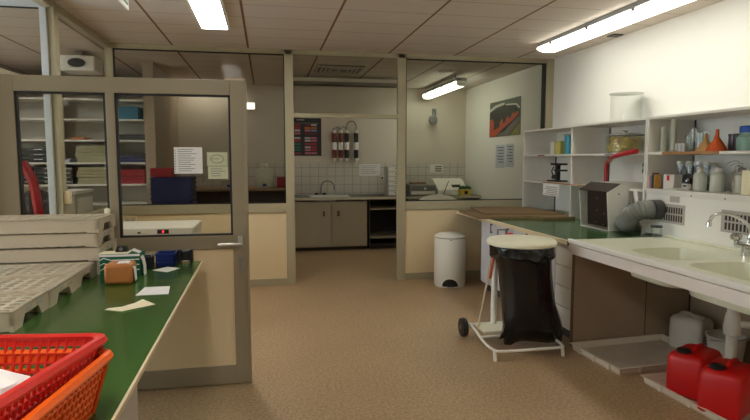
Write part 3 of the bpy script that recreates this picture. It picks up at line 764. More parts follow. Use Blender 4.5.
def cabinet(x0, x1, label, doors=2, open_=False):
    t = thing('base_cabinet', label, 'cabinet', ((x0+x1)/2, 9.3, 0))
    m = MB(); z1 = ZC-0.037
    m.box(x0, YC+0.04, 0.06, x0+0.018, YB-0.02, z1); m.box(x1-0.018, YC+0.04, 0.06, x1, YB-0.02, z1)
    m.box(x0+0.018, YC+0.04, 0.06, x1-0.018, YB-0.02, 0.08); m.box(x0+0.018, YB-0.04, 0.08, x1-0.018, YB-0.02, z1)
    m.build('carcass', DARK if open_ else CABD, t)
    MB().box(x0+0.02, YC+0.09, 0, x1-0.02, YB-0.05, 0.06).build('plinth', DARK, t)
    if open_:
        for z in (0.20, 0.68): MB().box(x0+0.018, YC+0.06, z-0.018, x1-0.018, YB-0.04, z).build('shelf', CABD, t)
    else:
        w = (x1-x0)/doors
        for k in range(doors):
            a, b = x0+k*w+0.004, x0+(k+1)*w-0.004
            dr = MB().box(a, YC+0.02, 0.07, b, YC+0.038, z1-0.03).build('door', CABD, t, bevel=0.002)
            hx = b-0.13 if k % 2 == 0 else a+0.10
            h = MB(); h.box(hx, YC, 0.63, hx+0.035, YC+0.02, 0.655); h.box(hx, YC, 0.575, hx+0.035, YC+0.02, 0.60); h.box(hx+0.005, YC-0.006, 0.585, hx+0.03, YC+0.002, 0.645)
            h.build('handle', mat('bronze_handle', (96, 76, 50), 0.4, 0.5), dr)
    return t
cabinet(0.42, 1.625, 'two-door grey-beige base cabinet under the back-room sink')
cabinet(1.66, 2.32, 'open dark base cabinet with shelves, right of the two-door sink cabinet', open_=True)
cabinet(2.34, 3.58, 'base cabinet right of the open shelves under the back worktop', 2)
t = thing('side_counter', 'brown-edged higher counter in the back room, left of the doorway', 'counter', (-0.5, 9.4, 0))
MB().box(-1.40, 9.0, 0.995, 0.375, YB-0.005, 1.03).build('top', mat('brown_counter', (150, 124, 98), 0.5), t, bevel=0.003)
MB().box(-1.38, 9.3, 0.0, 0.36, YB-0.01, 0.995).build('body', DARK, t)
MB().box(0.345, 9.02, 0.0, 0.365, 9.3, 0.995).build('end_board', CABD, t)
# inset sink and tap
t = thing('inset_sink', 'small white inset sink in the back-room worktop', 'sink', (0.95, 9.28, ZC))
m = MB()
m.hole_cell(0.70, 9.06, 1.20, 9.50, ZC+0.012, 0.19, 0.155, 0.13, e=3.5, seg=32, floor=True)
m.box(0.70, 9.055, ZC, 1.20, 9.06, ZC+0.012); m.box(0.70, 9.50, ZC, 1.20, 9.505, ZC+0.012)
m.build('bowl', WHITEM, t)
MB().cyl((0.95, 9.28, ZC-0.115), 0.025, 0.004, 16).build('drain', CHROME, t)
MB().box(1.20, 9.08, ZC, 1.36, 9.48, ZC+0.012).build('drainer', WHITEM, t, bevel=0.004)
t = thing('swan_neck_tap', 'dark swan-neck tap on the back-room sink', 'tap', (0.95, 9.56, ZC))
m = MB(); pts = [(0.92, 9.56, ZC)] + [(0.92, 9.56, ZC+0.14)] + [(1.03-0.11*math.cos(a), 9.5-0.03*math.sin(a/2), ZC+0.16+0.09*math.sin(a)) for a in [PI*k/10 for k in range(11)]] + [(1.14, 9.46, ZC+0.09)]
m.tube(pts, 0.013, 8); m.build('spout', STEEL, t, smooth=True)
for x in (0.84, 0.98): MB().lathe([(0.028,0),(0.03,0.02),(0.022,0.045),(0,0.05)], (x, 9.54, ZC+0.0), 14).build('knob', BLACK, t, smooth=True)
MB().box(0.82, 9.54, ZC, 1.0, 9.585, ZC+0.03).build('base', STEEL, t, bevel=0.006)
tag(MB().tube(smooth_path([(1.0, 9.66, ZC+0.005), (1.07, 9.7, 1.05), (1.03, 9.72, 1.3), (1.17, 9.71, 1.46)], 8), 0.006, 6).build('thin_tube', FROST, smooth=True), 'thin pale tube running up from the sink to the first brown cartridge', 'tube')
tag(MB().tube(smooth_path([(1.28, 9.66, ZC+0.005), (1.30, 9.7, 1.1), (1.42, 9.72, 1.25), (1.62, 9.72, 1.42), (1.57, 9.70, 1.48)], 8), 0.006, 6).build('thin_tube', FROST, smooth=True), 'thin pale tube curving up to the rightmost black cartridge', 'tube')
# water purifying cartridges on the wall
CBR = mat('brown_resin', (104, 44, 32), 0.35); CBK = mat('black_resin', (34, 33, 36), 0.35)
for k, (x, mm, lab) in enumerate(((1.175, CBR, 'leftmost brown water cartridge with white caps on the back wall'), (1.287, CBR, 'second brown water cartridge with white caps on the back wall'),
                             (1.392, CBK, 'black water cartridge next to the brown ones on the back wall'), (1.557, CBK, 'black water cartridge standing apart at the right on the back wall'))):
    t = thing('water_cartridge', lab, 'cartridge', (x, 9.69, 1.48), group='water cartridges on the back wall')
    MB().cyl((x, 9.69, 1.50), 0.040, 0.46, 20).build('column', mm, t, smooth=True)
    MB().lathe([(0.02,-0.03),(0.022,-0.005),(0.043,0.0),(0.043,0.03)], (x, 9.69, 1.485), 20).build('cap', WHITEM, t, smooth=True)
    MB().lathe([(0.043,0.0),(0.043,0.03),(0.022,0.034),(0.02,0.05)], (x, 9.69, 1.95), 20).build('cap', WHITEM, t, smooth=True)
    MB().lathe([(0.0412,0),(0.0412,0.13)], (x, 9.69, 1.66), 20, cap=False).build('label_band', PAPER, t, smooth=True)
    MB().box(x-0.012, 9.725, 1.62, x+0.012, 9.75, 1.64).build('clip', STEEL, t)
    m = MB(); m.cyl((x, 9.69, 2.0), 0.012, 0.03, 10); m.box(x-0.03, 9.68, 2.01, x+0.01, 9.70, 2.03); m.build('fitting', STEEL, t)
m = MB(); m.tube([(1.392, 9.69, 2.03)] + [(1.475+0.085*math.cos(a), 9.69, 2.06+0.10*math.sin(a)) for a in [PI - PI*k/12 for k in range(13)]] + [(1.557, 9.69, 2.03)], 0.007, 8)
tag(m.build('black_hose_loop', BLACK, smooth=True), 'black hose loop joining the two black water cartridges at the top', 'hose')
for a, b, lab in ((1.175, 1.287, 'short link hose between the two brown water cartridges'), (1.287, 1.392, 'short link hose from brown to black water cartridge')):
    tag(MB().tube([(a, 9.69, 2.028), ((a+b)/2, 9.69, 2.06), (b, 9.69, 2.028)], 0.008, 8).build('link_hose', STEEL, smooth=True), lab, 'hose')
# dark poster with rows of coloured labels
t = thing('chart_poster', 'dark poster with rows of coloured labels on the back wall', 'poster', (0.70, YB, 1.55))
MB().box(0.40, YB-0.006, 1.555, 0.952, YB-0.001, 2.205).build('sheet', mat('poster_charcoal', (58, 60, 64), 0.5), t)
pc = [mat('chip_red', (176, 46, 66), 0.5), mat('chip_pink', (196, 110, 130), 0.5), mat('chip_orange', (200, 110, 40), 0.5), mat('chip_teal', (50, 120, 112), 0.5), mat('chip_pale', (190, 180, 182), 0.5), mat('chip_blue', (110, 150, 178), 0.5), mat('chip_plum', (128, 42, 74), 0.5)]
m = MB(); y = YB-0.0075
rows = [2.085, 2.035, 1.99, 1.94, 1.86, 1.815, 1.755, 1.70, 1.655, 1.60]
pick = [[0,6,4],[0,2,2],[4,1,5],[1,6,6],[4,4,1],[0,4,1],[3,0,0],[3,4,0],[3,1,0],[0,1,1]]
for z, r in zip(rows, pick):
    for x, k in zip((0.49, 0.665, 0.775), r): m.box(x, y, z-0.015, x+0.10, YB-0.006, z+0.017, k)
m.box(0.53, y, 2.165, 0.66, YB-0.006, 2.18, 4); m.box(0.44, y, 2.115, 0.90, YB-0.006, 2.119, 4)
m.build('colour_chips', pc, t)
t = thing('wall_notice', 'pale paper notice stuck on the back-wall tiles right of the cartridges', 'notice', (1.81, YB, 1.20))
MB().box(1.62, YB-0.004, 1.20, 2.0, YB-0.001, 1.41).build('sheet', PAPER, t)
m = MB()
for k in range(5): m.box(1.65, YB-0.005, 1.375-0.033*k, 1.65+0.3*(1-0.1*(k % 3)), YB-0.004, 1.381-0.033*k)
m.build('print', INK, t)
t = thing('back_socket', 'small white double socket on the back-wall tiles', 'socket', (2.07, YB, 1.13))
MB().box(2.0, YB-0.02, 1.13, 2.14, YB, 1.20).build('plate', WHITE, t, bevel=0.004)
for x in (2.035, 2.105): MB().cyl((x, YB-0.023, 1.165), 0.02, 0.004, 12, axis='Y').build('outlet', DGREY, t)
# white drawer tower by the post
t = thing('drawer_tower', 'white desktop drawer tower standing behind the right doorway post', 'drawers', (2.16, 9.3, ZC))
MB().box(2.02, 9.2, ZC, 2.32, 9.5, ZC+0.50).build('case', GREYL, t, bevel=0.004)
for k in range(6):
    dr = MB().box(2.03, 9.185, ZC+0.012+k*0.081, 2.31, 9.20, ZC+0.080+k*0.081).build('drawer', WHITE, t, bevel=0.004)
    MB().box(2.14, 9.178, ZC+0.05+k*0.081, 2.20, 9.185, ZC+0.06+k*0.081).build('handle', DGREY, dr)
box_thing('white_carton', 'small white carton on top of the drawer tower', 'box', PAPER, 2.17, 9.22, ZC+0.501, 2.32, 9.4, ZC+0.58)
# instruments on the right
t = thing('grey_recorder', 'grey box instrument beside the drawer tower behind glass', 'instrument', (2.62, 9.35, ZC))
MB().box(2.40, 9.15, ZC, 2.86, 9.55, ZC+0.19).build('case', mat('instrument_grey', (148, 142, 130), 0.5), t, bevel=0.008)
MB().box(2.42, 9.14, ZC+0.09, 2.84, 9.15, ZC+0.17).build('front_panel', GREYB, t, bevel=0.003)
MB().cyl((2.66, 9.13, ZC+0.12), 0.022, 0.012, 14, axis='Y').build('dial', WHITE, t)
MB().box(2.42, 9.14, ZC+0.02, 2.84, 9.15, ZC+0.075).build('drawer', WHITE, t, bevel=0.003)
box_thing('brown_tray', 'brown object lying on top of the grey box instrument', 'tray', CARDB, 2.44, 9.2, ZC+0.191, 2.70, 9.4, ZC+0.225)
t = thing('white_instrument', 'white sloping instrument with dark display at the back right counter', 'instrument', (3.15, 9.35, ZC))
MB().prism([(9.12, ZC), (9.55, ZC), (9.55, ZC+0.28), (9.42, ZC+0.28), (9.12, ZC+0.10)], 'X', 2.88, 3.42).build('case', WHITE, t, bevel=0.012)
m = MB(); m.prism([(9.175, ZC+0.137), (9.24, ZC+0.175), (9.238, ZC+0.181), (9.172, ZC+0.143)], 'X', 3.16, 3.32); m.build('display', BLACK, t)
tag(MB().tube([(2.98, 9.10, ZC+0.02), (3.02, 9.12, ZC+0.12), (3.10, 9.2, ZC+0.24)], 0.006, 6).build('dark_cable', BLACK, smooth=True), 'dark cable draped over the white sloping instrument', 'cable')
t = thing('yellow_tub', 'yellow tub with green contents on the back right counter', 'tub', (3.32, 9.02, ZC))
MB().prism([(3.25, ZC+0.0), (3.43, ZC+0.0), (3.45, ZC+0.11), (3.23, ZC+0.11)], 'Y', 8.98, 9.10).build('tub', mat('yellow_plastic', (206, 176, 70), 0.5), t, bevel=0.006)
MB().box(3.31, 8.975, ZC+0.03, 3.37, 8.98, ZC+0.08).build('label', BLACK, t)
m = MB()
for k in range(5): m.lathe([(0,0),(0.035,0.01),(0.03,0.045),(0,0.06)], (3.26+0.04*k, 9.04, ZC+0.10+0.015*(k % 2)), 10, cap=False)
m.build('contents', mat('green_caps', (30, 92, 58), 0.5), t, smooth=True)
# nearer side table with a cloth-covered device
t = thing('side_table', 'dark low table behind the right-hand glass carrying the covered device', 'table', (2.5, 7.5, 0))
MB().box(2.10, 7.2, 0.80, 3.25, 7.85, 0.83).build('top', DARK, t)
for x in (2.13, 3.18):
    for y in (7.23, 7.78): MB().box(x, y, 0, x+0.04, y+0.04, 0.80).build('leg', STEEL, t)
t = thing('covered_device', 'device under a rumpled white cloth behind the right-hand glass', 'device', (2.38, 7.5, 0.83))
m = MB(); rings = []
for i in range(9):
    u = i/8; x = 2.16 + 0.52*u; h = 0.83 + 0.175*math.sin(PI*min(1, 0.12+u*0.86))**0.5
    rings.append([(x, 7.28, 0.835), (x+0.02*math.sin(i), 7.30, 0.83+(h-0.83)*0.7), (x, 7.40, h), (x, 7.55, h+0.01*math.sin(i*2)), (x, 7.7, h*0.985), (x, 7.74, 0.835)])
m.loft(rings); m.build('cloth_cover', mat('white_cloth_cover', (206, 202, 190), 0.8, bump=0.4, bscale=12), t, smooth=True)
MB().box(2.40, 7.262, 0.84, 2.58, 7.275, 0.90).build('dark_front', BLACK, t, bevel=0.01)
t = thing('dark_rack', 'dark flat rack on the table right of the covered device', 'rack', (2.95, 7.5, 0.83))
MB().box(2.74, 7.35, 0.83, 3.16, 7.75, 0.89).build('body', DGREY, t, bevel=0.005)
MB().box(2.76, 7.34, 0.895, 3.10, 7.70, 0.905).build('tray', WHITE, t, bevel=0.003)
# things on the wall there
t = thing('wall_chart', 'small sheet with three grey bands on the back wall behind the right glass', 'notice', (3.05, YB, 1.25))
MB().box(2.93, YB-0.004, 1.25, 3.17, YB-0.001, 1.40).build('sheet', PAPER, t)
m = MB()
for k in range(3): m.box(3.02, YB-0.005, 1.27+0.04*k, 3.15, YB-0.004, 1.295+0.04*k)
m.build('print', INK, t)
t = thing('wall_fan', 'small grey wall fan high on the back wall behind the right glass', 'fan', (2.97, 9.7, 2.0))
MB().box(2.95, 9.70, 2.28, 3.02, 9.75, 2.40).build('bracket', GREYB, t, bevel=0.006)
MB().tube([(2.985, 9.72, 2.32), (2.96, 9.66, 2.26), (2.92, 9.62, 2.22)], 0.02, 8).build('neck', GREYB, t, smooth=True)
MB().lathe([(0.0,-0.03),(0.07,-0.02),(0.085,0.0),(0.05,0.03),(0,0.04)], (2.93, 9.60, 2.19), 16, axis='Y').build('cage', GREYB, t, smooth=True)
t = thing('lamp_reflection', 'small glowing box standing in for a lamp reflection, high on the back wall left of the doorway', 'reflection', (-0.235, 9.7, 2.33))  # glowing box in place of a lamp's reflection in the glass
MB().box(-0.305, 9.70, 2.33, -0.165, YB, 2.45).build('housing', WHITE, t, bevel=0.006)  # body of the box that stands in for the lamp reflection
MB().box(-0.298, 9.694, 2.337, -0.172, 9.70, 2.443).build('glint_panel', GLINT, t)
# poster of a red train and papers on the right wall of the back room
t = thing('train_poster', 'poster of a red open-sided train among greenery on the right wall, behind glass', 'poster', (XR, 8.05, 1.85))
MB().box(XR-0.005, 7.50, 1.85, XR-0.001, 8.62, 2.40).build('sheet', mat('poster_foliage', (70, 84, 58), 0.5, var=0.4, scale=9), t)
xa = XR-0.0065; xb = XR-0.005
def pp(name, m_, *polys):
    m = MB()
    for k, pl in enumerate(polys): m.prism([(8.62-1.12*u, 1.85+0.55*v) for u, v in pl], 'X', xa-0.0004*k, xb)
    return m.build(name, m_, t)
pp('track_bed', mat('poster_grey', (116, 112, 108), 0.6), [(0.25, 0), (0.62, 0), (1.0, 0.38), (1.0, 0.52)])
pp('grass_bank', mat('poster_grass', (140, 140, 84), 0.6, var=0.2), [(0.68, 0), (1.0, 0), (1.0, 0.34)])
xa -= 0.001
pp('dark_carriage', mat('poster_dark', (40, 42, 36), 0.6, var=0.3, scale=20), [(0.0, 0.45), (0.0, 0.72), (0.5, 0.86), (0.9, 0.78), (0.97, 0.68), (0.93, 0.5), (0.5, 0.12), (0.2, 0.05)])
xa -= 0.001
pp('pale_roof', mat('poster_pale', (196, 190, 178), 0.6), [(0.0, 0.72), (0.22, 0.83), (0.5, 0.87), (0.5, 0.93), (0.2, 0.90), (0.0, 0.80)], [(0.55, 0.84), (0.86, 0.80), (0.96, 0.68), (0.98, 0.72), (0.88, 0.84), (0.56, 0.88)])
RP = mat('poster_red', (186, 78, 44), 0.6, var=0.15, scale=20)
pp('red_train', RP, [(0.0, 0.20), (0.0, 0.5), (0.10, 0.52), (0.16, 0.42), (0.16, 0.14), (0.1, 0.12)], [(0.0, 0.0), (0.18, 0.0), (0.45, 0.2), (0.8, 0.42), (0.94, 0.55), (0.94, 0.64), (0.80, 0.56), (0.5, 0.36), (0.2, 0.2), (0.0, 0.16)],
   [(0.36, 0.2), (0.46, 0.24), (0.46, 0.48), (0.36, 0.42)], [(0.56, 0.3), (0.64, 0.36), (0.64, 0.54), (0.56, 0.48)], [(0.74, 0.44), (0.80, 0.47), (0.80, 0.62), (0.74, 0.58)])
for (y0, y1, z0, z1, lab) in ((8.02, 8.36, 1.36, 1.72, 'bluish printed sheet on the right wall below the train poster, left of two'), (7.70, 7.98, 1.38, 1.73, 'bluish printed sheet on the right wall below the train poster, right of two')):
    t = thing('printed_sheet', lab, 'notice', (XR, (y0+y1)/2, z0), group='printed sheets under the train poster')
    MB().box(XR-0.004, y0, z0, XR-0.001, y1, z1).build('sheet', mat('bluish_paper', (196, 200, 216), 0.7), t)
    m = MB()
    for k in range(6): m.box(XR-0.005, y0+0.04, z1-0.05-k*0.045, XR-0.004, y1-0.05-0.03*(k % 3), z1-0.035-k*0.045)
    m.build('print', INK, t)
# left part of the back room: drum, red box, blue crates, leaning plank
ZL = 1.031
t = thing('white_canister', 'white plastic canister with blue tap on the back counter, left of the doorway', 'canister', (-0.03, 9.35, ZL))
MB().lathe([(0.13,0),(0.145,0.02),(0.145,0.27),(0.12,0.31),(0.05,0.33),(0.05,0.35)], (-0.03, 9.35, ZL), 24).build('body', FROST, t, smooth=True)
MB().cyl((-0.03, 9.35, ZL+0.35), 0.06, 0.05, 18).build('cap', WHITE, t, smooth=True)
MB().box(-0.06, 9.165, ZL+0.03, 0.0, 9.21, ZL+0.07).build('tap', BLUE, t, bevel=0.008)
box_thing('red_box', 'small red box beside the white canister on the back counter', 'box', REDX, 0.17, 9.2, ZL, 0.32, 9.4, ZL+0.17)
t = thing('white_jar', 'small white pot with blue front on the back counter below the greenish notes', 'pot', (-0.56, 9.3, ZL))
MB().box(-0.72, 9.2, ZL, -0.46, 9.4, ZL+0.12).build('pot', GREYL, t, bevel=0.01)
MB().box(-0.62, 9.19, ZL+0.02, -0.54, 9.2, ZL+0.06).build('blue_front', BLUE, t)
for k in range(4):
    t = thing('blue_crate', 'dark blue crate in the stack behind the partition, %s of four' % ('bottom', 'second from bottom', 'third from bottom', 'topmost')[k], 'crate', (-1.12, 7.3, 0.32*k), group='blue crates stacked behind the partition')
    x0, x1, y0, y1, z0, z1 = -1.36, -0.90, 7.05, 7.5, 0.32*k+0.002, 0.32*(k+1)-0.004
    m = MB(); m.box(x0, y0, z0, x1, y1, z0+0.01); m.box(x0, y0, z0, x0+0.012, y1, z1); m.box(x1-0.012, y0, z0, x1, y1, z1); m.box(x0, y0, z0, x1, y0+0.012, z1); m.box(x0, y1-0.012, z0, x1, y1, z1)
    m.build('crate_body', NAVY, t)
    m = MB(); e = 0.012
    for z in (z1-0.03, z1-0.09, z1-0.15, z1-0.21, z1-0.27): m.box(x0-e, y0-e, z, x1+e, y0, z+0.025); m.box(x0-e, y1, z, x1+e, y1+e, z+0.025); m.box(x0-e, y0, z, x0, y1, z+0.025); m.box(x1, y0, z, x1+e, y1, z+0.025)
    m.build('rim_band', NAVY, t)
box_thing('red_crate', 'red crate on top of the dark blue crate stack behind the partition', 'crate', REDX, -1.37, 7.08, 1.281, -1.12, 7.45, 1.39)

# ================================================================== RIGHT SIDE
ZR = 0.86; XF = 2.31; XS = 3.16
# green worktop
t = thing('green_worktop', 'dark green glossy worktop with pale edge running along the right wall', 'worktop', (2.95, 5.3, ZR-0.035))
MB().box(XF+0.022, 3.945, ZR-0.035, XR-0.002, YP-0.04, ZR).build('top', GREEN2, t)
MB().box(XF, 3.945, ZR-0.036, XF+0.022, YP-0.04, ZR+0.001).build('edge_strip', EDGE, t, bevel=0.003)
MB().box(XF-0.002, 3.935, ZR-0.037, XF+0.03, 3.945, ZR+0.001).build('brown_end', mat('brown_end', (104, 58, 40), 0.6), t)
# base cabinets
def rcab(y0, y1, label, kind):
    t = thing('base_cabinet', label, 'cabinet', (3.0, (y0+y1)/2, 0), group=None)
    MB().box(XF+0.105, y0, 0.10, XR-0.02, y1, ZR-0.037).build('carcass', WHITE, t)
    MB().box(XF+0.16, y0+0.01, 0, XR-0.05, y1-0.01, 0.10).build('plinth', DGREY, t)
    if kind == 'drawers':
        zs = [0.115, 0.285, 0.455, 0.625, ZR-0.04]
        for k in range(4):
            dr = MB().box(XF+0.086, y0+0.004, zs[k], XF+0.104, y1-0.004, zs[k+1]-0.008).build('drawer', WHITE, t, bevel=0.002)
    else:
        n = 2
        for k in range(n):
            a = y0+(y1-y0)*k/n+0.004; b = y0+(y1-y0)*(k+1)/n-0.004
            dr = MB().box(XF+0.086, a, 0.115, XF+0.104, b, ZR-0.05).build('door', mat('bluish_white_laminate', (206, 206, 212), 0.4, var=0.02), t, bevel=0.002)
            yy = a+0.10
            m = MB(); m.box(XF+0.066, yy, 0.70, XF+0.072, yy+0.012, 0.80); m.box(XF+0.066, yy, 0.70, XF+0.088, yy+0.012, 0.715); m.box(XF+0.066, yy, 0.785, XF+0.088, yy+0.012, 0.80)
            m.build('handle', DGREY, dr)
rcab(3.985, 4.27, 'narrow white four-drawer base cabinet beside the brown panel under the right worktop', 'drawers')
rcab(4.272, 5.10, 'white two-door base cabinet behind the bin-bag trolley', 'doors')
rcab(5.102, 5.93, 'white two-door base cabinet at the far end, near the pedal bin', 'doors')
# brown end panels of the sink bay
t = thing('end_panel', 'tall taupe panel closing the sink bay, beside the white drawers', 'panel', (2.98, 3.965, 0))
MB().box(XF+0.075, 3.95, 0.0, 3.44, 3.984, ZR-0.037).build('board', TAUPEP, t)
MB().box(XF+0.070, 3.948, 0.0, XF+0.075, 3.984, ZR-0.037).build('edge_band', mat('taupe_band', (120, 92, 70), 0.6), t)
MB().box(3.03, 3.947, 0.0, 3.034, 3.951, ZR-0.1).build('seam', DARK, t)
t = thing('sink_bay_lining', 'taupe lining board behind the pipes under the sink', 'panel', (3.45, 2.9, 0))
MB().box(3.44, 1.8, 0.0, 3.47, 3.984, ZR-0.04).build('board', TAUPEP, t)
MB().box(3.436, 3.935, 0.0, 3.440, 3.950, ZR-0.1).build('seam', DARK, t)
# shelf units on the right wall
def shelf_unit(y0, y1, divs, levels, label, foot=None):
    t = thing('wall_shelf', label, 'shelf', (3.4, (y0+y1)/2, levels[-1]))
    T = 0.02
    for z in levels: MB().box(XS, y0, z-T, XR-0.002, y1, z).build('shelf_board', WHITE, t, bevel=0.001)
    for y, zb in divs:
        MB().box(XS+0.001, y-T/2, zb, XR-0.002, y+T/2, levels[0]-T).build('upright', WHITE, t, bevel=0.001)
    return t
t = shelf_unit(4.20, 6.50, ((6.49, ZR+0.001), (5.38, ZR+0.001), (4.211, ZR+0.001)), (1.851, 1.552, 1.238), 'white open wall shelves nearest the glass partition, with the pasta jar')
MB().box(XS-0.003, 5.12, 1.224, XS, 5.98, 1.238).build('brown_edge', mat('worn_wood_edge', (166, 120, 76), 0.6), t)
MB().box(XR-0.008, 6.46, ZR+0.002, XR-0.002, 6.48, 1.53).build('joint_strip', DARK, t)
MB().box(XR-0.008, 5.35, ZR+0.002, XR-0.002, 5.37, 1.83).build('joint_strip', DARK, t)
MB().box(XS-0.004, 5.95, 1.535, XS, 6.1, 1.548).build('label_tape', mat('reddish_tape', (150, 90, 80), 0.6), t)
MB().box(XS-0.004, 4.62, 1.535, XS, 4.78, 1.548).build('label_tape', mat('bluish_tape', (120, 130, 150), 0.6), t)
t = shelf_unit(2.0, 4.195, ((4.184, 1.25), (2.01, 1.25)), (1.85, 1.556, 1.252), 'white open wall shelves above the sink, with glassware and funnels')
MB().box(XS-0.004, 3.42, 1.536, XS, 4.0, 1.557).build('brown_edge', mat('worn_wood_edge', (166, 120, 76), 0.6), t)
MB().box(XR-0.008, 4.155, 1.26, XR-0.002, 4.17, 1.83).build('joint_strip', DARK, t)
MB().box(XS-0.006, 2.95, 1.835, XS, 3.08, 1.86).build('bracket', GREYL, t, bevel=0.003)
# vented splash panel below the near shelves
t = thing('vented_panel', 'white vented panel between the sink and the near shelves', 'panel', (3.25, 3.1, ZR))
MB().box(3.185, 2.0, ZR+0.02, 3.22, 4.20, 1.230).build('board', WALLM, t)
MB().prism([(4.205, ZR+0.06), (4.245, ZR+0.06), (4.335, 1.232), (4.285, 1.232)], 'X', 3.15, 3.22).build('slanted_edge', WHITE, t, bevel=0.003)
MB().box(3.175, 2.0, 1.205, 3.185, 4.20, 1.231).build('trim_rail', WHITE, t)
def grille(y0, y1, z0, z1):
    g = MB().box(3.178, y0, z0, 3.185, y1, z1).build('vent_grille', GREYL, t, bevel=0.002)
    m = MB(); n = 9; ins = 0.022
    for r in range(2):
        za = z0+0.02+r*(z1-z0-0.03)/2; zb_ = za+(z1-z0-0.03)/2-0.014
        for k in range(n):
            y = y0+ins+k*(y1-y0-2*ins)/n; m.box(3.176, y, za, 3.179, y+(y1-y0-2*ins)/n*0.55, zb_)
    m.build('slot', DARK, g)
grille(3.745, 4.03, 0.985, 1.140); grille(3.06, 3.39, 0.985, 1.142)
MB().box(3.172, 3.81, 1.157, 3.185, 3.905, 1.205).build('junction_box', GREYL, t, bevel=0.003)
for y in (3.68, 3.36): MB().cyl((3.174, y, 1.219), 0.006, 0.004, 8, axis='X').build('screw', DARK, t)
# sink unit
t = thing('double_sink', 'cream double-basin sink unit along the right wall', 'sink', (2.8, 2.9, 0.66))
XA, XB = XF+0.005, 3.18
m = MB(); Zt = 0.872
cells = ((2.44, 2.96, 2.92, 3.46, 0.40), (2.42, 2.28, 2.90, 2.90, 0.40))
m.box(XA, 3.46, Zt-0.025, XB, 3.93, Zt); m.box(XA, 1.9, Zt-0.025, XB, 2.28, Zt)
m.box(XA, 2.28, Zt-0.025, 2.42, 3.46, Zt); m.box(2.92, 2.28, Zt-0.025, XB, 3.46, Zt)
m.box(2.42, 2.90, Zt-0.025, 2.92, 2.96, Zt); m.box(2.42, 2.96, Zt-0.025, 2.44, 3.46, Zt); m.box(2.90, 2.28, Zt-0.025, 2.92, 2.90, Zt)
m.build('worktop', SINKM, t)
for (x0, y0, x1, y1, _), nm in zip(cells, 'ab'):
    m = MB(); a, b = (x1-x0)/2-0.012, (y1-y0)/2-0.012
    m.hole_cell(x0, y0, x1, y1, Zt, a, b, 0.17, e=4.5, seg=40, floor=True, taper=0.9)
    cx, cy = (x0+x1)/2, (y0+y1)/2; rings = []
    for s_, z in ((1.05, Zt-0.03), (1.02, Zt-0.12), (0.96, Zt-0.178), (0.8, Zt-0.19)):
        rings.append([(cx+s_*a*math.copysign(abs(math.cos(q))**0.45, math.cos(q)), cy+s_*b*math.copysign(abs(math.sin(q))**0.45, math.sin(q)), z) for q in [2*PI*k/40 for k in range(40)]])
    m.loft(rings, cap=False); m.add(rings[-1], [tuple(range(40))])
    bo = m.build('basin', SINKM, t, smooth=True)
    MB().cyl((cx, cy, Zt-0.171), 0.03, 0.006, 16).build('drain', CHROME, bo)
MB().tube([(2.80, 2.50, Zt-0.165), (2.84, 2.56, Zt-0.03)], 0.006, 8).build('overflow_rod', mat('brown_rod', (120, 96, 70), 0.5), t, smooth=True)
MB().lathe([(0.0,0),(0.02,0.004),(0.02,0.014),(0,0.02)], (2.885, 2.74, Zt-0.07), 14).build('plug', mat('brown_rod', (120, 96, 70), 0.5), t, smooth=True)
m = MB(); m.box(XA-0.004, 1.9, Zt-0.028, XA+0.03, 3.94, Zt+0.006); m.build('front_lip', WHITE, t, bevel=0.004)
MB().box(XA+0.004, 1.9, 0.765, XA+0.026, 3.94, Zt-0.034).build('apron', mat('pinkish_white_apron', (222, 212, 204), 0.45), t, bevel=0.002)
MB().box(3.13, 1.9, Zt, 3.183, 3.92, Zt+0.018).build('upstand', SINKM, t, bevel=0.006)
# mixer tap
t = thing('mixer_tap', 'chrome swan-neck mixer tap at the right end of the sink', 'tap', (3.13, 3.10, Zt))
bx, by = 3.06, 3.05
m = MB(); m.cyl((bx, by, Zt), 0.027, 0.06, 16); m.tube([(bx, by-0.07, Zt+0.065), (bx, by+0.07, Zt+0.065)], 0.022, 12); m.build('body', CHROME, t, smooth=True)
sp = smooth_path([(bx+0.01, by-0.005, Zt+0.07), (bx+0.02, by-0.005, Zt+0.16), (bx-0.01, by, Zt+0.215), (bx-0.09, by+0.02, Zt+0.262), (bx-0.165, by+0.04, Zt+0.275), (bx-0.215, by+0.052, Zt+0.26), (bx-0.235, by+0.058, Zt+0.215)], 6)
m = MB(); m.tube(sp, 0.0105, 10); m.tube([sp[-1], (bx-0.238, by+0.059, Zt+0.19)], 0.016, 10); m.build('spout', CHROME, t, smooth=True)
for yy in (by+0.065, by-0.08):
    MB().lathe([(0.012,0),(0.014,0.03),(0.034,0.04),(0.037,0.06),(0.024,0.078),(0,0.082)], (bx-0.015, yy, Zt+0.06), 14).build('handle', CHROME, t, smooth=True)
# cardboard sheets
t = thing('cardboard_sheets', 'flat brown cardboard sheets lying on the far end of the green worktop', 'cardboard', (2.9, 5.9, ZR))
MB().prism([(2.20, 5.55), (2.78, 5.50), (2.86, 5.38), (3.21, 5.34), (3.21, 6.30), (2.42, 6.38), (2.26, 6.30)], 'Z', ZR+0.002, ZR+0.030).build('sheet', CARDB, t, bevel=0.002)
MB().prism([(2.34, 5.72), (3.21, 5.55), (3.21, 6.40), (2.70, 6.52), (2.48, 6.50)], 'Z', ZR+0.032, ZR+0.048).build('sheet', CARDB, t, bevel=0.002)
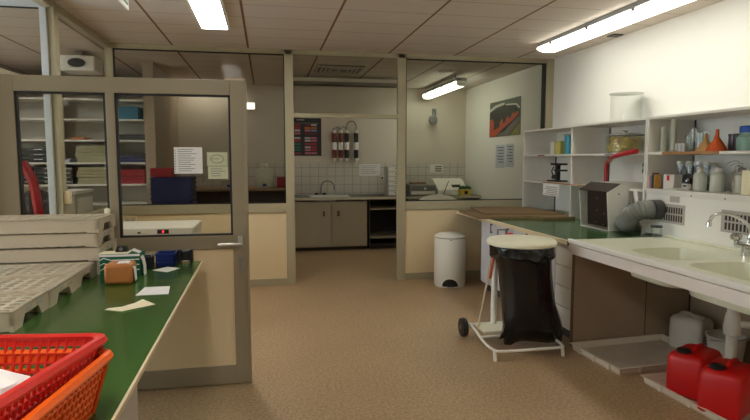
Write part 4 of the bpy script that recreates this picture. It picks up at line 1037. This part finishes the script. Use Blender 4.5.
# fume box with smoked front and hose
t = thing('fume_box', 'white bench fume box with dark smoked front and top on the green worktop', 'fume box', (3.15, 4.63, ZR))
yn, yf = 4.40, 4.84
prof = [(2.975, ZR+0.006), (3.42, ZR+0.006), (3.42, 1.275), (3.07, 1.275), (2.945, 1.205)]
for y in (yn, yf): MB().prism(prof, 'Y', y, y+0.012).build('side_plate', WHITEM, t, bevel=0.002)
MB().box(2.97, yn, ZR+0.001, 3.42, yf+0.012, ZR+0.008).build('base_plate', WHITEM, t)
MB().prism([(3.07, 1.276), (2.945, 1.206), (2.945, 1.213), (3.07, 1.283)], 'Y', yn, yf+0.012).build('dark_top', FUMED, t)
MB().box(3.07, yn, 1.276, 3.42, yf+0.012, 1.283).build('back_top', WHITEM, t)
m = MB(); m.prism([(2.99, ZR+0.03), (3.0, ZR+0.03), (2.985, 1.205), (2.975, 1.205)], 'Y', yn+0.014, yf-0.085); pn = m.build('smoked_panel', FUMED, t)
for y, z in ((4.60, 1.14), (4.60, 1.03), (4.49, 1.01), (4.62, 0.92), (4.50, 0.91)): MB().cyl((2.986-(z-0.89)*0.048, y, z), 0.007, 0.006, 8, axis='X').build('screw', STEEL, pn)
m = MB(); m.box(3.19, yn-0.004, 0.92, 3.38, yn, 0.926); m.box(3.19, yn-0.004, 1.15, 3.38, yn, 1.156); m.box(3.19, yn-0.004, 0.92, 3.196, yn, 1.156); m.box(3.374, yn-0.004, 0.92, 3.38, yn, 1.156); m.build('side_hatch', WHITE, t)
MB().cyl((3.06, yn-0.004, 1.19), 0.007, 0.005, 8, axis='Y').build('screw', DARK, t)
pts = smooth_path([(3.10, 4.36, 0.945), (3.06, 4.28, 0.95), (3.00, 4.18, 0.985), (2.98, 4.10, 1.04), (3.02, 4.04, 1.08), (3.10, 4.02, 1.085)], 14)
t = thing('duct_hose', 'grey corrugated duct hose curling from the fume box to the vented panel', 'hose', (3.08, 4.1, 0.87))
rad = [0.074 + 0.006*math.sin(i*PI/1.5) for i in range(len(pts))]
MB().tube(pts, 0.07, 20, radii=rad).build('corrugated_hose', HOSE, t, smooth=True)
MB().lathe([(0.066,0),(0.082,0),(0.082,0.075),(0.066,0.075)], (3.095, 4.02, 1.085), 20, axis='X').build('collar', DGREY, t, smooth=True)
t = thing('glass_block', 'small clear glass beaker with dark rim on the sink edge by the hose', 'beaker', (3.02, 3.80, Zt))
MB().lathe([(0.04,0),(0.042,0.09),(0.039,0.09),(0.037,0.006)], (3.06, 3.90, Zt+0.0005), 16).build('wall', CLEAR, t, smooth=True)
MB().lathe([(0.043,0.082),(0.045,0.09),(0.043,0.098)], (3.06, 3.90, Zt+0.0005), 16).build('dark_rim', DGREY, t, smooth=True)
# red pipe elbow
tag(MB().tube(smooth_path([(3.34, 5.02, 1.240), (3.34, 5.02, 1.40), (3.335, 5.00, 1.462), (3.30, 4.90, 1.490), (3.18, 4.70, 1.515), (3.11, 4.45, 1.542), (3.09, 4.28, 1.560), (3.085, 4.22, 1.566)], 6), 0.021, 14).build('red_pipe', REDP, smooth=True), 'red bent pipe rising behind the fume box to the shelf', 'pipe')
for k, z in enumerate((1.425, 1.375)):
    tag(MB().lathe([(0.0,0),(0.018,0.004),(0.022,0.028),(0.015,0.045),(0,0.05)], (XS+0.03, 4.244, z), 12).build('green_clip', mat('green_clip', (30, 92, 66), 0.4), smooth=True), 'green clip on the shelf upright right of the red pipe, %s of two' % ('upper', 'lower')[k], 'clip', 'green clips on the shelf upright')

# ---- things on the far shelves
L0, L1, L2 = 1.852, 1.553, 1.239
t = thing('yellow_jar', 'square olive-yellow jar with white side on the far middle shelf', 'jar', (3.32, 5.9, L1))
MB().box(3.27, 5.80, L1, 3.37, 5.93, L1+0.135).build('body', YELLO, t, bevel=0.008)
MB().box(3.265, 5.935, L1, 3.37, 6.02, L1+0.140).build('white_side', WHITE, t, bevel=0.006)
MB().box(3.266, 5.802, L1+0.136, 3.374, 5.932, L1+0.150).build('lid', YELLO, t, bevel=0.005)
t = thing('blue_tumbler', 'translucent blue tumbler on the far middle shelf', 'tumbler', (3.30, 5.65, L1))
MB().lathe([(0.055,0),(0.058,0.205),(0.050,0.205),(0.048,0.008)], (3.30, 5.65, L1), 20).build('cup', TEAL, t, smooth=True)
MB().lathe([(0.056,0.20),(0.066,0.208),(0.066,0.218),(0.05,0.218)], (3.30, 5.65, L1), 20).build('rim', mat('grey_rim', (150, 160, 160), 0.4), t, smooth=True)
t = thing('black_stand', 'small black instrument stand on the far lower shelf', 'stand', (3.32, 5.92, L2))
def st(nm, *b_): return MB().box(*b_).build(nm, BLACK, t, bevel=0.004)
st('base', 3.25, 5.82, L2, 3.39, 6.05, L2+0.016); st('column', 3.30, 5.90, L2+0.016, 3.34, 5.94, L2+0.20)
st('top_arm', 3.27, 5.80, L2+0.19, 3.37, 6.01, L2+0.212); st('stage', 3.28, 5.78, L2+0.12, 3.36, 5.95, L2+0.14)
MB().lathe([(0.035,0),(0.04,0.02),(0.03,0.05)], (3.32, 5.99, L2+0.03), 14).build('knob', BLACK, t, smooth=True)
MB().tube([(3.30, 6.0, L2+0.07), (3.30, 6.03, L2+0.12), (3.30, 5.98, L2+0.17)], 0.008, 6).build('arm', BLACK, t)
box_thing('white_booklet', 'white booklet leaning behind the black stand on the far lower shelf', 'booklet', PAPER, 3.42, 5.55, L2, 3.44, 5.80, L2+0.20)
t = thing('shelf_note', 'white paper note hanging under the far lower shelf', 'notice', (3.16, 5.78, 1.06))
MB().box(3.157, 5.60, 1.085, 3.160, 5.96, 1.217).build('sheet', PAPER, t)
m = MB()
for k in range(5): m.box(3.1562, 5.64, 1.10+0.02*k, 3.157, 5.92-0.03*(k % 3), 1.106+0.02*k)
m.build('print', INK, t)
# large beaker on top
t = thing('large_beaker', 'large empty clear glass beaker standing on top of the shelves', 'beaker', (3.42, 4.86, L0))
MB().lathe([(0.12,0.001),(0.136,0.006),(0.142,0.02),(0.142,0.255),(0.153,0.272)], (3.42, 4.86, L0), 32, cap=False).build('wall', CLEAR, t, smooth=True)
MB().cyl((3.42, 4.86, L0+0.001), 0.13, 0.006, 32).build('bottom', CLEAR, t)
MB().lathe([(0.152,0.268),(0.158,0.272),(0.152,0.277)], (3.42, 4.86, L0), 32).build('rim', mat('glass_rim', (196, 202, 194), 0.2), t, smooth=True)
# pasta jar
t = thing('pasta_jar', 'wide glass jar of yellow pieces with lid on the middle shelf', 'jar', (3.41, 4.84, L1))
MB().lathe([(0.17,0),(0.178,0.02),(0.178,0.15),(0.165,0.17),(0.16,0.17),(0.172,0.15),(0.172,0.02)], (3.41, 4.84, L1), 32).build('glass_wall', CLEAR, t, smooth=True)
m = MB(); rnd = random.Random(4)
for k in range(330):
    a = rnd.uniform(0, 2*PI); r = 0.155*math.sqrt(rnd.uniform(0.02, 1)); z = 0.018 + 0.135*rnd.random()
    c = Vector((3.41+r*math.cos(a), 4.84+r*math.sin(a), L1+z)); d_ = Vector((rnd.uniform(-1,1), rnd.uniform(-1,1), rnd.uniform(-0.5,0.5))).normalized()*0.021
    if max(Vector((q.x-3.41, q.y-4.84)).length for q in (c+d_, c-d_)) < 0.162 and c.z-abs(d_.z) > L1+0.012: m.tube([c-d_, c+d_], 0.0085, 5)
o = m.build('pasta', PASTA, t); o['kind'] = 'stuff'
MB().lathe([(0.168,0.171),(0.172,0.178),(0.15,0.19),(0.03,0.196),(0.022,0.206),(0.032,0.222),(0.02,0.23),(0,0.231)], (3.41, 4.84, L1), 32).build('lid', milky('pale_glass_lid', (222, 222, 210), 0.35), t, smooth=True)

# ---- things on the near shelves (measured along the wall, y runs towards the camera)
N1, N2 = 1.557, 1.253
def cylinder_glass(name, label, y, h, r, x=3.44, z=N1, m_=None, cat='measuring cylinder', group=None, wide=False):
    t = thing(name, label, cat, (x, y, z), group=group)
    MB().lathe([(r,0.012),(r,h),(r+0.004,h+0.003),(r-0.004,h),(r-0.004,0.014)], (x, y, z), 16).build('wall', m_ or CLEAR, t, smooth=True)
    MB().lathe([(r*(1.1 if wide else 1.7),0),(r*(1.1 if wide else 1.7),0.008),(r,0.016)], (x, y, z), 16).build('foot', m_ or CLEAR, t, smooth=True)
    return t
MC = milky('pale_measuring_plastic', (206, 210, 190), 0.75)
cylinder_glass('measuring_cylinder', 'shorter pale measuring cylinder at the far end of the near upper shelf', 4.11, 0.205, 0.020, 3.25, m_=MC)
cylinder_glass('measuring_cylinder', 'tall pale measuring cylinder on the near upper shelf', 4.08, 0.27, 0.024, 3.32, m_=MC)
SB = milky('small_white_vial', (228, 226, 222), 0.8)
for k in range(4):
    cylinder_glass('small_vial', 'small white vial on the near upper shelf, %s of four from the left' % ('first', 'second', 'third', 'fourth')[k], 4.10-0.04*k, 0.068, 0.017, 3.34, m_=SB, cat='vial', group='small vials on the near upper shelf', wide=True)
for k, (y, h) in enumerate(((4.06, 0.14), (4.005, 0.19), (3.94, 0.15), (3.87, 0.16))):
    cylinder_glass('glass_beaker', 'narrow clear glass beaker behind the tan funnel, %s of four from the left' % ('first', 'second', 'third', 'fourth')[k], y, h, 0.027, 3.45, cat='beaker', group='narrow beakers on the near upper shelf', wide=True)
def funnel(label, y, r, h, m_, x=3.36):
    t = thing('funnel', label, 'funnel', (x, y, N1))
    MB().lathe([(r,0),(r,0.012),(0.019,h*0.60)], (x, y, N1), 24, cap=False).build('cone', m_, t, smooth=True)
    MB().lathe([(0.019,h*0.60),(0.014,h*0.64),(0.011,h),(0.008,h)], (x, y, N1), 12, cap=True).build('spout', m_, t, smooth=True)
funnel('tan upturned funnel on the near upper shelf, left of the orange one', 3.77, 0.074, 0.140, FUNB, 3.36)
funnel('orange upturned funnel at the front of the near upper shelf', 3.63, 0.072, 0.165, FUNO, 3.33)
funnel('small tan upturned funnel behind the orange and the tan funnels', 3.80, 0.06, 0.125, FUNB, 3.47)
for k, (y, x) in enumerate(((3.61, 3.46), (3.52, 3.43))):
    t = thing('dark_jar', 'dark ribbed jar right of the orange funnel, %s of two' % ('back', 'front')[k], 'jar', (x, y, N1), group='dark jars on the near upper shelf')
    MB().lathe([(0.034,0),(0.038,0.02),(0.038,0.115),(0.028,0.12)], (x, y, N1), 18).build('body', milky('dark_violet_plastic', (86, 76, 90), 0.85), t, smooth=True)
    MB().lathe([(0.041,0.115),(0.041,0.13),(0,0.132)], (x, y, N1), 18).build('lid', DGREY, t, smooth=True)
cylinder_glass('glass_beaker', 'clear beaker behind the blue-lidded jar', 3.54, 0.17, 0.032, 3.53, cat='beaker', wide=True)
t = thing('blue_lidded_jar', 'sea-green jar with blue lid at the right edge of the upper shelf', 'jar', (3.38, 3.40, N1))
MB().lathe([(0.07,0),(0.075,0.02),(0.075,0.095),(0.055,0.115),(0.055,0.13)], (3.38, 3.40, N1), 24).build('body', SEAG, t, smooth=True)
MB().lathe([(0.060,0.13),(0.060,0.172),(0.055,0.178),(0,0.178)], (3.38, 3.40, N1), 24).build('lid', mat('blue_lid', (36, 84, 170), 0.4), t, smooth=True)
# lower near shelf: flasks, box, bottles
def flask(label, y, x=3.40, r=0.048, h=0.200):
    t = thing('round_flask', label, 'flask', (x, y, N2), group='dim glass flasks on the near lower shelf')
    MB().lathe([(r*0.6,0),(r,0.025),(r,0.085),(r*0.85,0.105),(0.016,0.13),(0.016,h-0.03),(0.024,h-0.025),(0.024,h)], (x, y, N2), 20).build('bulb', DARKG, t, smooth=True)
    MB().lathe([(0.018,h+0.001),(0.027,h+0.003),(0.027,h+0.028),(0,h+0.03)], (x, y, N2), 16).build('stopper', WHITEM, t, smooth=True)
for k, y in enumerate((4.08, 3.975, 3.87, 3.80)):
    flask('glass flask with pale stopper in the lower row, %s of four from the left' % ('first', 'second', 'third', 'fourth')[k], y)
for k, y in enumerate((4.13, 4.03, 3.92)):
    flask('dim glass flask behind the front row, %s of three from the left' % ('first', 'second', 'third')[k], y, 3.52, 0.042, 0.19)
t = thing('white_box', 'white box with red mark in front of the glass flasks on the lower shelf', 'box', (3.28, 4.05, N2))
MB().box(3.25, 3.965, N2, 3.33, 4.085, N2+0.12).build('box', WHITE, t, bevel=0.003)
MB().box(3.2492, 4.015, N2+0.07, 3.25, 4.045, N2+0.112).build('red_mark', mat('red_label', (196, 34, 34), 0.5), t)
for k, (y, h, m_) in enumerate(((4.165, 0.10, mat('pink_cover', (206, 150, 140), 0.6)), (4.145, 0.11, mat('blue_grey_cover', (96, 110, 140), 0.6)), (4.125, 0.13, mat('dark_book_cover', (52, 44, 44), 0.6)), (4.105, 0.12, mat('ochre_cover', (176, 130, 50), 0.6)))):
    box_thing('booklet', '%s upright booklet at the far end of the near lower shelf' % ('pink', 'blue-grey', 'dark', 'ochre')[k], 'book', m_, 3.18, y-0.008, N2, 3.235, y+0.009, N2+h, bevel=0.002)
tag(MB().lathe([(0.03,0),(0.058,0.010),(0.062,0.016),(0.056,0.016),(0.0,0.007)], (3.25, 3.89, N2), 24).build('shallow_dish', WHITEM, smooth=True), 'shallow white dish in front of the flasks on the lower shelf', 'dish')
t = thing('label_card', 'small white card with dark mark beside the wash bottles', 'card', (3.28, 3.86, N2))
MB().box(3.27, 3.83, N2, 3.30, 3.90, N2+0.05).build('card', WHITE, t, bevel=0.002)
MB().box(3.2692, 3.845, N2+0.027, 3.27, 3.885, N2+0.04).build('mark', DGREY, t)
def wash_bottle(label, y, x=3.36, r=0.047, h=0.135, cap=WHITE, tubeup=True, m_=FROST, brown=False):
    t = thing('wash_bottle', label, 'bottle', (x, y, N2), group='wash bottles on the near lower shelf')
    MB().lathe([(r*0.96,0),(r,0.006),(r,h-0.012),(r*0.86,h),(0.026,h+0.008),(0.022,h+0.02)], (x, y, N2), 20).build('body', m_, t, smooth=True)
    MB().lathe([(0.026,h+0.016),(0.026,h+0.042),(0.012,h+0.052),(0,h+0.053)], (x, y, N2), 16).build('cap', cap, t, smooth=True)
    if tubeup:
        pth = smooth_path([(x, y, N2+h+0.05), (x-0.002, y-0.003, N2+h+0.072), (x-0.012, y+0.015, N2+h+0.082), (x-0.03, y+0.05, N2+h+0.074), (x-0.04, y+0.065, N2+h+0.06)], 5)
        MB().tube(pth, 0.0035, 6).build('bent_tube', mat('greyish_tube', (168, 164, 150), 0.4), t, smooth=True)
wash_bottle('frosted bottle with white cap and no spout, first of the wash bottles', 3.765, 3.32, tubeup=False)
wash_bottle('frosted wash bottle with white cap and bent spout, second from the left', 3.68, 3.41, tubeup=False, r=0.048)
wash_bottle('frosted wash bottle with tall bent spout, third from the left', 3.61, 3.33)
wash_bottle('smaller brownish wash bottle with pale neck and bent spout', 3.555, 3.46, r=0.044, h=0.15, cap=GREYL, m_=milky('brownish_bottle', (186, 172, 150), 0.75))
wash_bottle('frosted wash bottle with dark cap at the right end of the lower shelf', 3.42, 3.36, cap=GREYB)
tag(MB().box(3.24, 3.23, N2, 3.36, 3.30, N2+0.17).build('cream_box', PAPERC, bevel=0.004), 'cream carton at the right edge of the lower shelf', 'box')

# ---- pedal bin
t = thing('pedal_bin', 'white round pedal bin by the partition', 'bin', (2.13, 6.24, 0))
MB().lathe([(0.178,0.0),(0.186,0.015),(0.186,0.575),(0.18,0.58)], (2.13, 6.24, 0), 36).build('body', WHITEM, t, smooth=True)
MB().lathe([(0.184,0.583),(0.188,0.59),(0.186,0.602),(0.15,0.622),(0.08,0.634),(0,0.637)], (2.13, 6.24, 0), 36).build('lid', WHITEM, t, smooth=True)
MB().lathe([(0.183,0.576),(0.1845,0.58),(0.183,0.586)], (2.13, 6.24, 0), 36).build('seam_ring', BLACK, t, smooth=True)
m = MB(); rows = []
for i in range(13):
    a = PI*i/12; w_ = 0.095*math.cos(a); hgt = 0.02+0.088*math.sin(a)
    th = math.atan2(-0.187, -0.058) + w_/0.187
    rows.append((2.13+0.188*math.cos(th), 6.24+0.188*math.sin(th), hgt, th))
top = [(2.13+0.1885*math.cos(th), 6.24+0.1885*math.sin(th), z) for x, y, z, th in rows]; low = [(2.13+0.1885*math.cos(th), 6.24+0.1885*math.sin(th), 0.018) for x, y, z, th in rows]
m.loft([low, top], cap=False, closed=False)
m.build('pedal_recess', BLACK, t)
a0 = math.atan2(-0.187, -0.058)
MB().box(2.03, 6.02, 0.022, 2.11, 6.06, 0.034).build('pedal', DGREY, t, bevel=0.004)
MB().box(2.07, 6.055, 0.56, 2.09, 6.06, 0.568).build('badge', GREYB, t)

# ---- bin-bag trolley
cx, cy = 1.945, 3.99
t = thing('bag_trolley', 'white wheeled trolley with round cream lid, holding a black bin bag', 'trolley', (cx, cy, 0))
MB().lathe([(0.250,0.838),(0.266,0.843),(0.267,0.866),(0.254,0.880),(0.18,0.888),(0.0,0.891)], (cx, cy, 0), 48).build('lid', IVORY, t, smooth=True)
MB().lathe([(0.228,0.815),(0.242,0.815),(0.242,0.835),(0.228,0.835)], (cx, cy, 0), 40).build('bag_ring', WHITEM, t, smooth=True)
m = MB(); m.box(cx-0.10, cy+0.26, 0.83, cx+0.02, cy+0.33, 0.865); m.tube([(cx-0.07, cy+0.295, 0.865), (cx-0.07, cy+0.295, 0.915), (cx-0.0, cy+0.295, 0.915), (cx-0.0, cy+0.295, 0.865)], 0.008, 8); m.build('hinge', GREYB, t, bevel=0.003)
m = MB(); m.box(cx-0.01, cy+0.255, 0.872, cx+0.05, cy+0.275, 0.892); m.build('lid_clip', mat('reddish_clip', (190, 60, 60), 0.5), t)
MB().tube([(1.865, cy+0.32, 0.06), (1.865, cy+0.32, 0.80), (cx-0.03, cy+0.295, 0.83)], 0.026, 14).build('mast', WHITEM, t, smooth=True)
fr = smooth_path([(1.66, 4.34, 0.115), (1.66, 4.26, 0.115), (1.635, 3.95, 0.085), (1.65, 3.80, 0.075), (1.70, 3.765, 0.072), (1.90, 3.76, 0.072), (2.16, 3.765, 0.072), (2.21, 3.80, 0.075), (2.215, 3.95, 0.085), (2.22, 4.32, 0.115)], 5)
MB().tube(fr, 0.011, 10).build('base_frame', WHITEM, t, smooth=True)
MB().tube([(1.66, 4.33, 0.115), (2.22, 4.32, 0.115)], 0.011, 10).build('rear_bar', WHITEM, t, smooth=True)
MB().tube([(1.63, 4.05, 0.095), (2.215, 4.05, 0.095)], 0.009, 8).build('cross_bar', WHITEM, t, smooth=True)
for x in (1.65, 2.20): MB().tube([(x, 3.785, 0.075), (x, 3.765, 0.0)], 0.014, 10).build('foot', WHITEM, t, smooth=True)
MB().box(1.70, 4.10, 0.10, 2.19, 4.32, 0.118).build('tray', IVORY, t, bevel=0.004)
MB().tube([(1.70, 4.24, 0.11), (1.775, 4.245, 0.5), (1.835, 4.25, 0.83)], 0.008, 8).build('pedal_rod', mat('cream_rod', (206, 190, 160), 0.5), t, smooth=True)
MB().tube([(1.79, 4.225, 0.52), (1.84, 4.23, 0.82)], 0.011, 8).build('red_rod', mat('orange_red_rod', (186, 74, 40), 0.5), t, smooth=True)
for x in (1.615, 2.265):
    wl = MB().lathe([(0.05,-0.024),(0.076,-0.021),(0.082,0),(0.076,0.021),(0.05,0.024)], (x, 4.36, 0.0825), 28, axis='X').build('wheel', BLACK, t, smooth=True)
    MB().lathe([(0.0,-0.028),(0.016,-0.028),(0.02,0.028),(0,0.028)], (x, 4.36, 0.0825), 14, axis='X', cap=False).build('hub', GREYB, wl, smooth=True)
MB().tube([(1.615, 4.36, 0.0825), (2.265, 4.36, 0.0825)], 0.009, 8).build('axle', STEEL, t, smooth=True)
# bag
rnd = random.Random(11); m = MB(); rings = []; nseg = 84
prof = [(0.834, 0.244, 0.244, 0, 0), (0.815, 0.248, 0.248, 0, 0), (0.79, 0.246, 0.246, 0.002, 0), (0.765, 0.25, 0.25, 0.004, 0), (0.752, 0.236, 0.234, 0.004, 0), (0.74, 0.216, 0.212, 0.014, 0), (0.70, 0.210, 0.205, 0.022, 0), (0.60, 0.208, 0.195, 0.035, 0),
        (0.48, 0.208, 0.185, 0.052, 0), (0.36, 0.214, 0.165, 0.066, -0.01), (0.25, 0.232, 0.145, 0.092, -0.015), (0.17, 0.240, 0.12, 0.108, -0.02), (0.105, 0.242, 0.085, 0.108, -0.02), (0.06, 0.246, 0.035, 0.112, -0.02)]
ph = [rnd.uniform(0, 6.28) for _ in range(8)]
for i, (z, rx_, ry_, dx, dy) in enumerate(prof):
    amp = 0.0 if i < 1 else (0.03 if i <= 4 else 0.05)
    u = (0.84-z)/0.76; ring = []
    for j in range(nseg):
        a = 2*PI*j/nseg
        f = 0.5*math.sin(9*a+ph[0]+z*2) + 0.4*math.sin(13*a+ph[1]-z*3) + 0.3*math.sin(5*a+ph[2]+z*2)
        if i <= 4: f = 0.5*math.sin(17*a+ph[4]+z*30) + 0.6*math.sin(11*a+ph[5]-z*22) + 0.4*math.sin(5*a+ph[7])
        k = 1 + amp*f
        ex = 1.0 - 0.35*max(0, u-0.35)
        c_, s_ = math.cos(a), math.sin(a)
        kx = 1 + (k-1)*abs(s_)*0.6
        zz = z + ((0.010*math.sin(7*a+ph[3])+0.012*math.sin(4*a+ph[2])+0.006*math.sin(13*a)) if 1 < i < 7 else 0)
        if i > 9: zz += (0.05*(1-abs(c_)**3)*0.0 + 0.02*math.sin(3*a+ph[6]))*(u) - 0.035*abs(c_)**4*(i-9)/4 + 0.03*(1-abs(c_))*0
        ring.append((cx+dx+rx_*kx*math.copysign(abs(c_)**ex, c_), cy+dy+ry_*k*math.copysign(abs(s_)**ex, s_), max(zz, 0.05)))
    rings.append(ring)
m.loft(rings)
bag = m.build('bin_bag', BAG, None, smooth=True)
tag(bag, 'black plastic bin bag hanging from the cream-lidded trolley', 'bag')
m = MB(); m.loft([[(cx-0.135, cy-0.06, 0.26), (cx-0.12, cy+0.03, 0.24)], [(cx-0.165, cy-0.05, 0.16), (cx-0.14, cy+0.02, 0.15)], [(cx-0.185, cy-0.03, 0.098), (cx-0.17, cy-0.01, 0.10)]], cap=False, closed=False)
m.loft([[(cx-0.135, cy-0.065, 0.26), (cx-0.06, cy-0.09, 0.25)], [(cx-0.165, cy-0.055, 0.16), (cx-0.05, cy-0.08, 0.12)], [(cx-0.185, cy-0.03, 0.098), (cx-0.10, cy-0.05, 0.115)]], cap=False, closed=False)
m.build('corner_flap', BAG, bag, smooth=True)

# ---- floor things under the sink
def shallow_tray(label, loc, rz, L, Wd, H, m_):
    t = thing('shallow_tray', label, 'tray', loc, rz)
    local(t).box(-Wd/2+0.012, -L/2+0.012, 0.004, Wd/2-0.012, L/2-0.012, 0.012).build('floor_sheet', mat('worn_tray_floor', (196, 184, 166), 0.5, var=0.15, scale=7), t)
    m = local(t)
    def rect(k, z): return [(-Wd/2+k, -L/2+k, z), (Wd/2-k, -L/2+k, z), (Wd/2-k, L/2-k, z), (-Wd/2+k, L/2-k, z)]
    m.loft([rect(0.014, 0.0), rect(0.004, H-0.004), rect(-0.010, H-0.004), rect(-0.010, H), rect(0.008, H), rect(0.020, 0.008)], cap=False)
    m.build('wall', m_, t, bevel=0.003)
    for k in (-0.3, 0.0, 0.3):
        local(t).box(-Wd/2-0.004, k*L-0.01, 0.006, -Wd/2+0.006, k*L+0.01, H-0.005).build('rib', m_, t)
        local(t).box(k*Wd-0.01, -L/2-0.004, 0.006, k*Wd+0.01, -L/2+0.006, H-0.005).build('rib', m_, t)
    return t
TRW = mat('off_white_tray', (222, 212, 196), 0.45, var=0.05)
shallow_tray('large shallow off-white tray on the floor under the sink', (2.785, 3.64, 0.0), math.radians(4), 0.56, 0.86, 0.055, TRW)
shallow_tray('long narrow off-white tray on the floor under the red canisters', (2.695, 2.82, 0.0), math.radians(3), 0.80, 0.43, 0.05, TRW)
def canister(label, loc, rz, m_, w=0.20, d=0.26, h=0.27, grp=None, capm=BLACK, nm='canister'):
    t = thing(nm, label, 'canister', loc, rz, group=grp)
    m = local(t); rings = []
    def rr(a, b, r, z):
        out = []
        for cx_, cy_, a0 in ((a-r, b-r, 0), (-a+r, b-r, PI/2), (-a+r, -b+r, PI), (a-r, -b+r, 1.5*PI)):
            for k in range(5):
                q_ = a0+PI/2*k/4; out.append((cx_+r*math.cos(q_), cy_+r*math.sin(q_), z))
        return out
    for a, b, r, z in ((w/2-0.02, d/2-0.02, 0.02, 0.0), (w/2, d/2, 0.03, 0.02), (w/2, d/2, 0.03, h*0.45), (w/2, d/2, 0.035, h*0.86), (w/2-0.012, d/2-0.012, 0.04, h*0.96), (w/2-0.035, d/2-0.035, 0.04, h), ):
        rings.append(rr(a, b, r, z))
    m.loft(rings); m.build('body', m_, t, smooth=True)
    m = local(t); m.tube(smooth_path([(0, d/2-0.04, h-0.01), (0, d/2-0.06, h+0.010), (0, 0.02, h+0.013), (0, -0.02, h-0.008)], 5), 0.014, 10); m.build('grip', m_, t, smooth=True)
    m = local(t); m.lathe([(0.03,0),(0.034,0.002),(0.042,0.007),(0.042,0.024),(0.036,0.028),(0,0.028)], (-w*0.14, -d/2+0.065, h-0.008), 18); m.build('screw_cap', capm, t, smooth=True)
    return t
canister('red plastic canister with black cap, the rear one in the narrow tray', (2.665, 2.985, 0.013), math.radians(-62), REDC, grp='red canisters under the sink', w=0.225, d=0.32, h=0.275)
canister('red plastic canister with black cap, the front one at the right edge', (2.66, 2.715, 0.013), math.radians(-62), REDC, grp='red canisters under the sink', w=0.225, d=0.32, h=0.275)
t = canister('natural plastic jerrycan with printed label at the back under the sink', (3.27, 3.72, 0.0), math.radians(20), JERRY, w=0.2, d=0.26, h=0.27, capm=JERRY, nm='jerrycan')
m = local(t); m.box(-0.08, -0.132, 0.04, 0.08, -0.129, 0.16); m.build('label', PAPER, t)
m = local(t)
for k in range(4): m.box(-0.07, -0.1335, 0.06+0.025*k, 0.05+0.01*(k % 2), -0.132, 0.067+0.025*k)
m.build('label_print', INK, t)
t = thing('bucket', 'pale bucket on the floor beside the drain pipe', 'bucket', (3.29, 3.42, 0))
MB().lathe([(0.10,0),(0.104,0.004),(0.128,0.205),(0.136,0.205),(0.136,0.215),(0.124,0.215),(0.10,0.01)], (3.29, 3.40, 0), 28).build('body', JERRY, t, smooth=True)
MB().tube([(3.29+0.134*math.cos(a), 3.40+0.134*math.sin(a)*1.0, 0.19-0.03*math.sin((a-0.2))) for a in [PI+PI*k/12 for k in range(13)]], 0.004, 6).build('handle', STEEL, t, smooth=True)
t = thing('drain_pipe', 'white plastic bottle trap and drain pipe under the sink', 'pipe', (2.95, 2.85, 0))
px_, py_ = 3.10, 3.16
MB().lathe([(0.034,0.30),(0.05,0.31),(0.056,0.36),(0.042,0.45),(0.036,0.46),(0.036,0.56),(0.046,0.565),(0.046,0.60),(0.036,0.605),(0.036,0.70)], (px_, py_, 0), 20).build('trap', WHITEM, t, smooth=True)
MB().cyl((px_, py_, 0.0), 0.034, 0.31, 18).build('downpipe', WHITEM, t, smooth=True)
MB().tube([(px_, py_, 0.385), (px_+0.06, py_-0.05, 0.385), (3.40, py_-0.20, 0.385)], 0.024, 14).build('side_branch', WHITEM, t, smooth=True)
MB().tube([(px_, py_, 0.62), (px_+0.02, py_-0.30, 0.64), (2.80, 2.56, 0.67)], 0.024, 14).build('waste_arm', WHITEM, t, smooth=True)

# ================================================================== CAMERA, DAYLIGHT, VIEW
cam = bpy.data.cameras.new('camera'); co = bpy.data.objects.new('camera', cam); COL.objects.link(co)
cam.sensor_width = 36.0; cam.lens = 555.0*36.0/750.0; cam.clip_start = 0.02
F_ = 555.0; yv = Vector((266-375, 159-210, F_)).normalized()
zv = Vector((0, -yv.z, yv.y)).normalized(); xv = yv.cross(zv)
def cam2w(c): c = Vector(c); return Vector((xv.dot(c), yv.dot(c), zv.dot(c)))
right, up, fwd = cam2w((1,0,0)), cam2w((0,-1,0)), cam2w((0,0,1))
co.matrix_world = Matrix(((right.x, up.x, -fwd.x, 0), (right.y, up.y, -fwd.y, 0), (right.z, up.z, -fwd.z, 1.5), (0, 0, 0, 1)))
S.camera = co
wd = bpy.data.worlds.new('sky'); S.world = wd; wd.use_nodes = True
bg = wd.node_tree.nodes['Background']; bg.inputs['Color'].default_value = (0.75, 0.87, 1.0, 1); bg.inputs['Strength'].default_value = 9.0
S.view_settings.view_transform = 'Standard'; S.view_settings.look = 'None'; S.view_settings.gamma = 1.0; S.view_settings.use_curve_mapping = False
S.view_settings.exposure = 0.98
S.cycles.max_bounces = 10; S.cycles.transparent_max_bounces = 32; S.cycles.diffuse_bounces = 5; S.cycles.glossy_bounces = 4
S.cycles.caustics_reflective = False; S.cycles.caustics_refractive = False
S.cycles.use_denoising = True
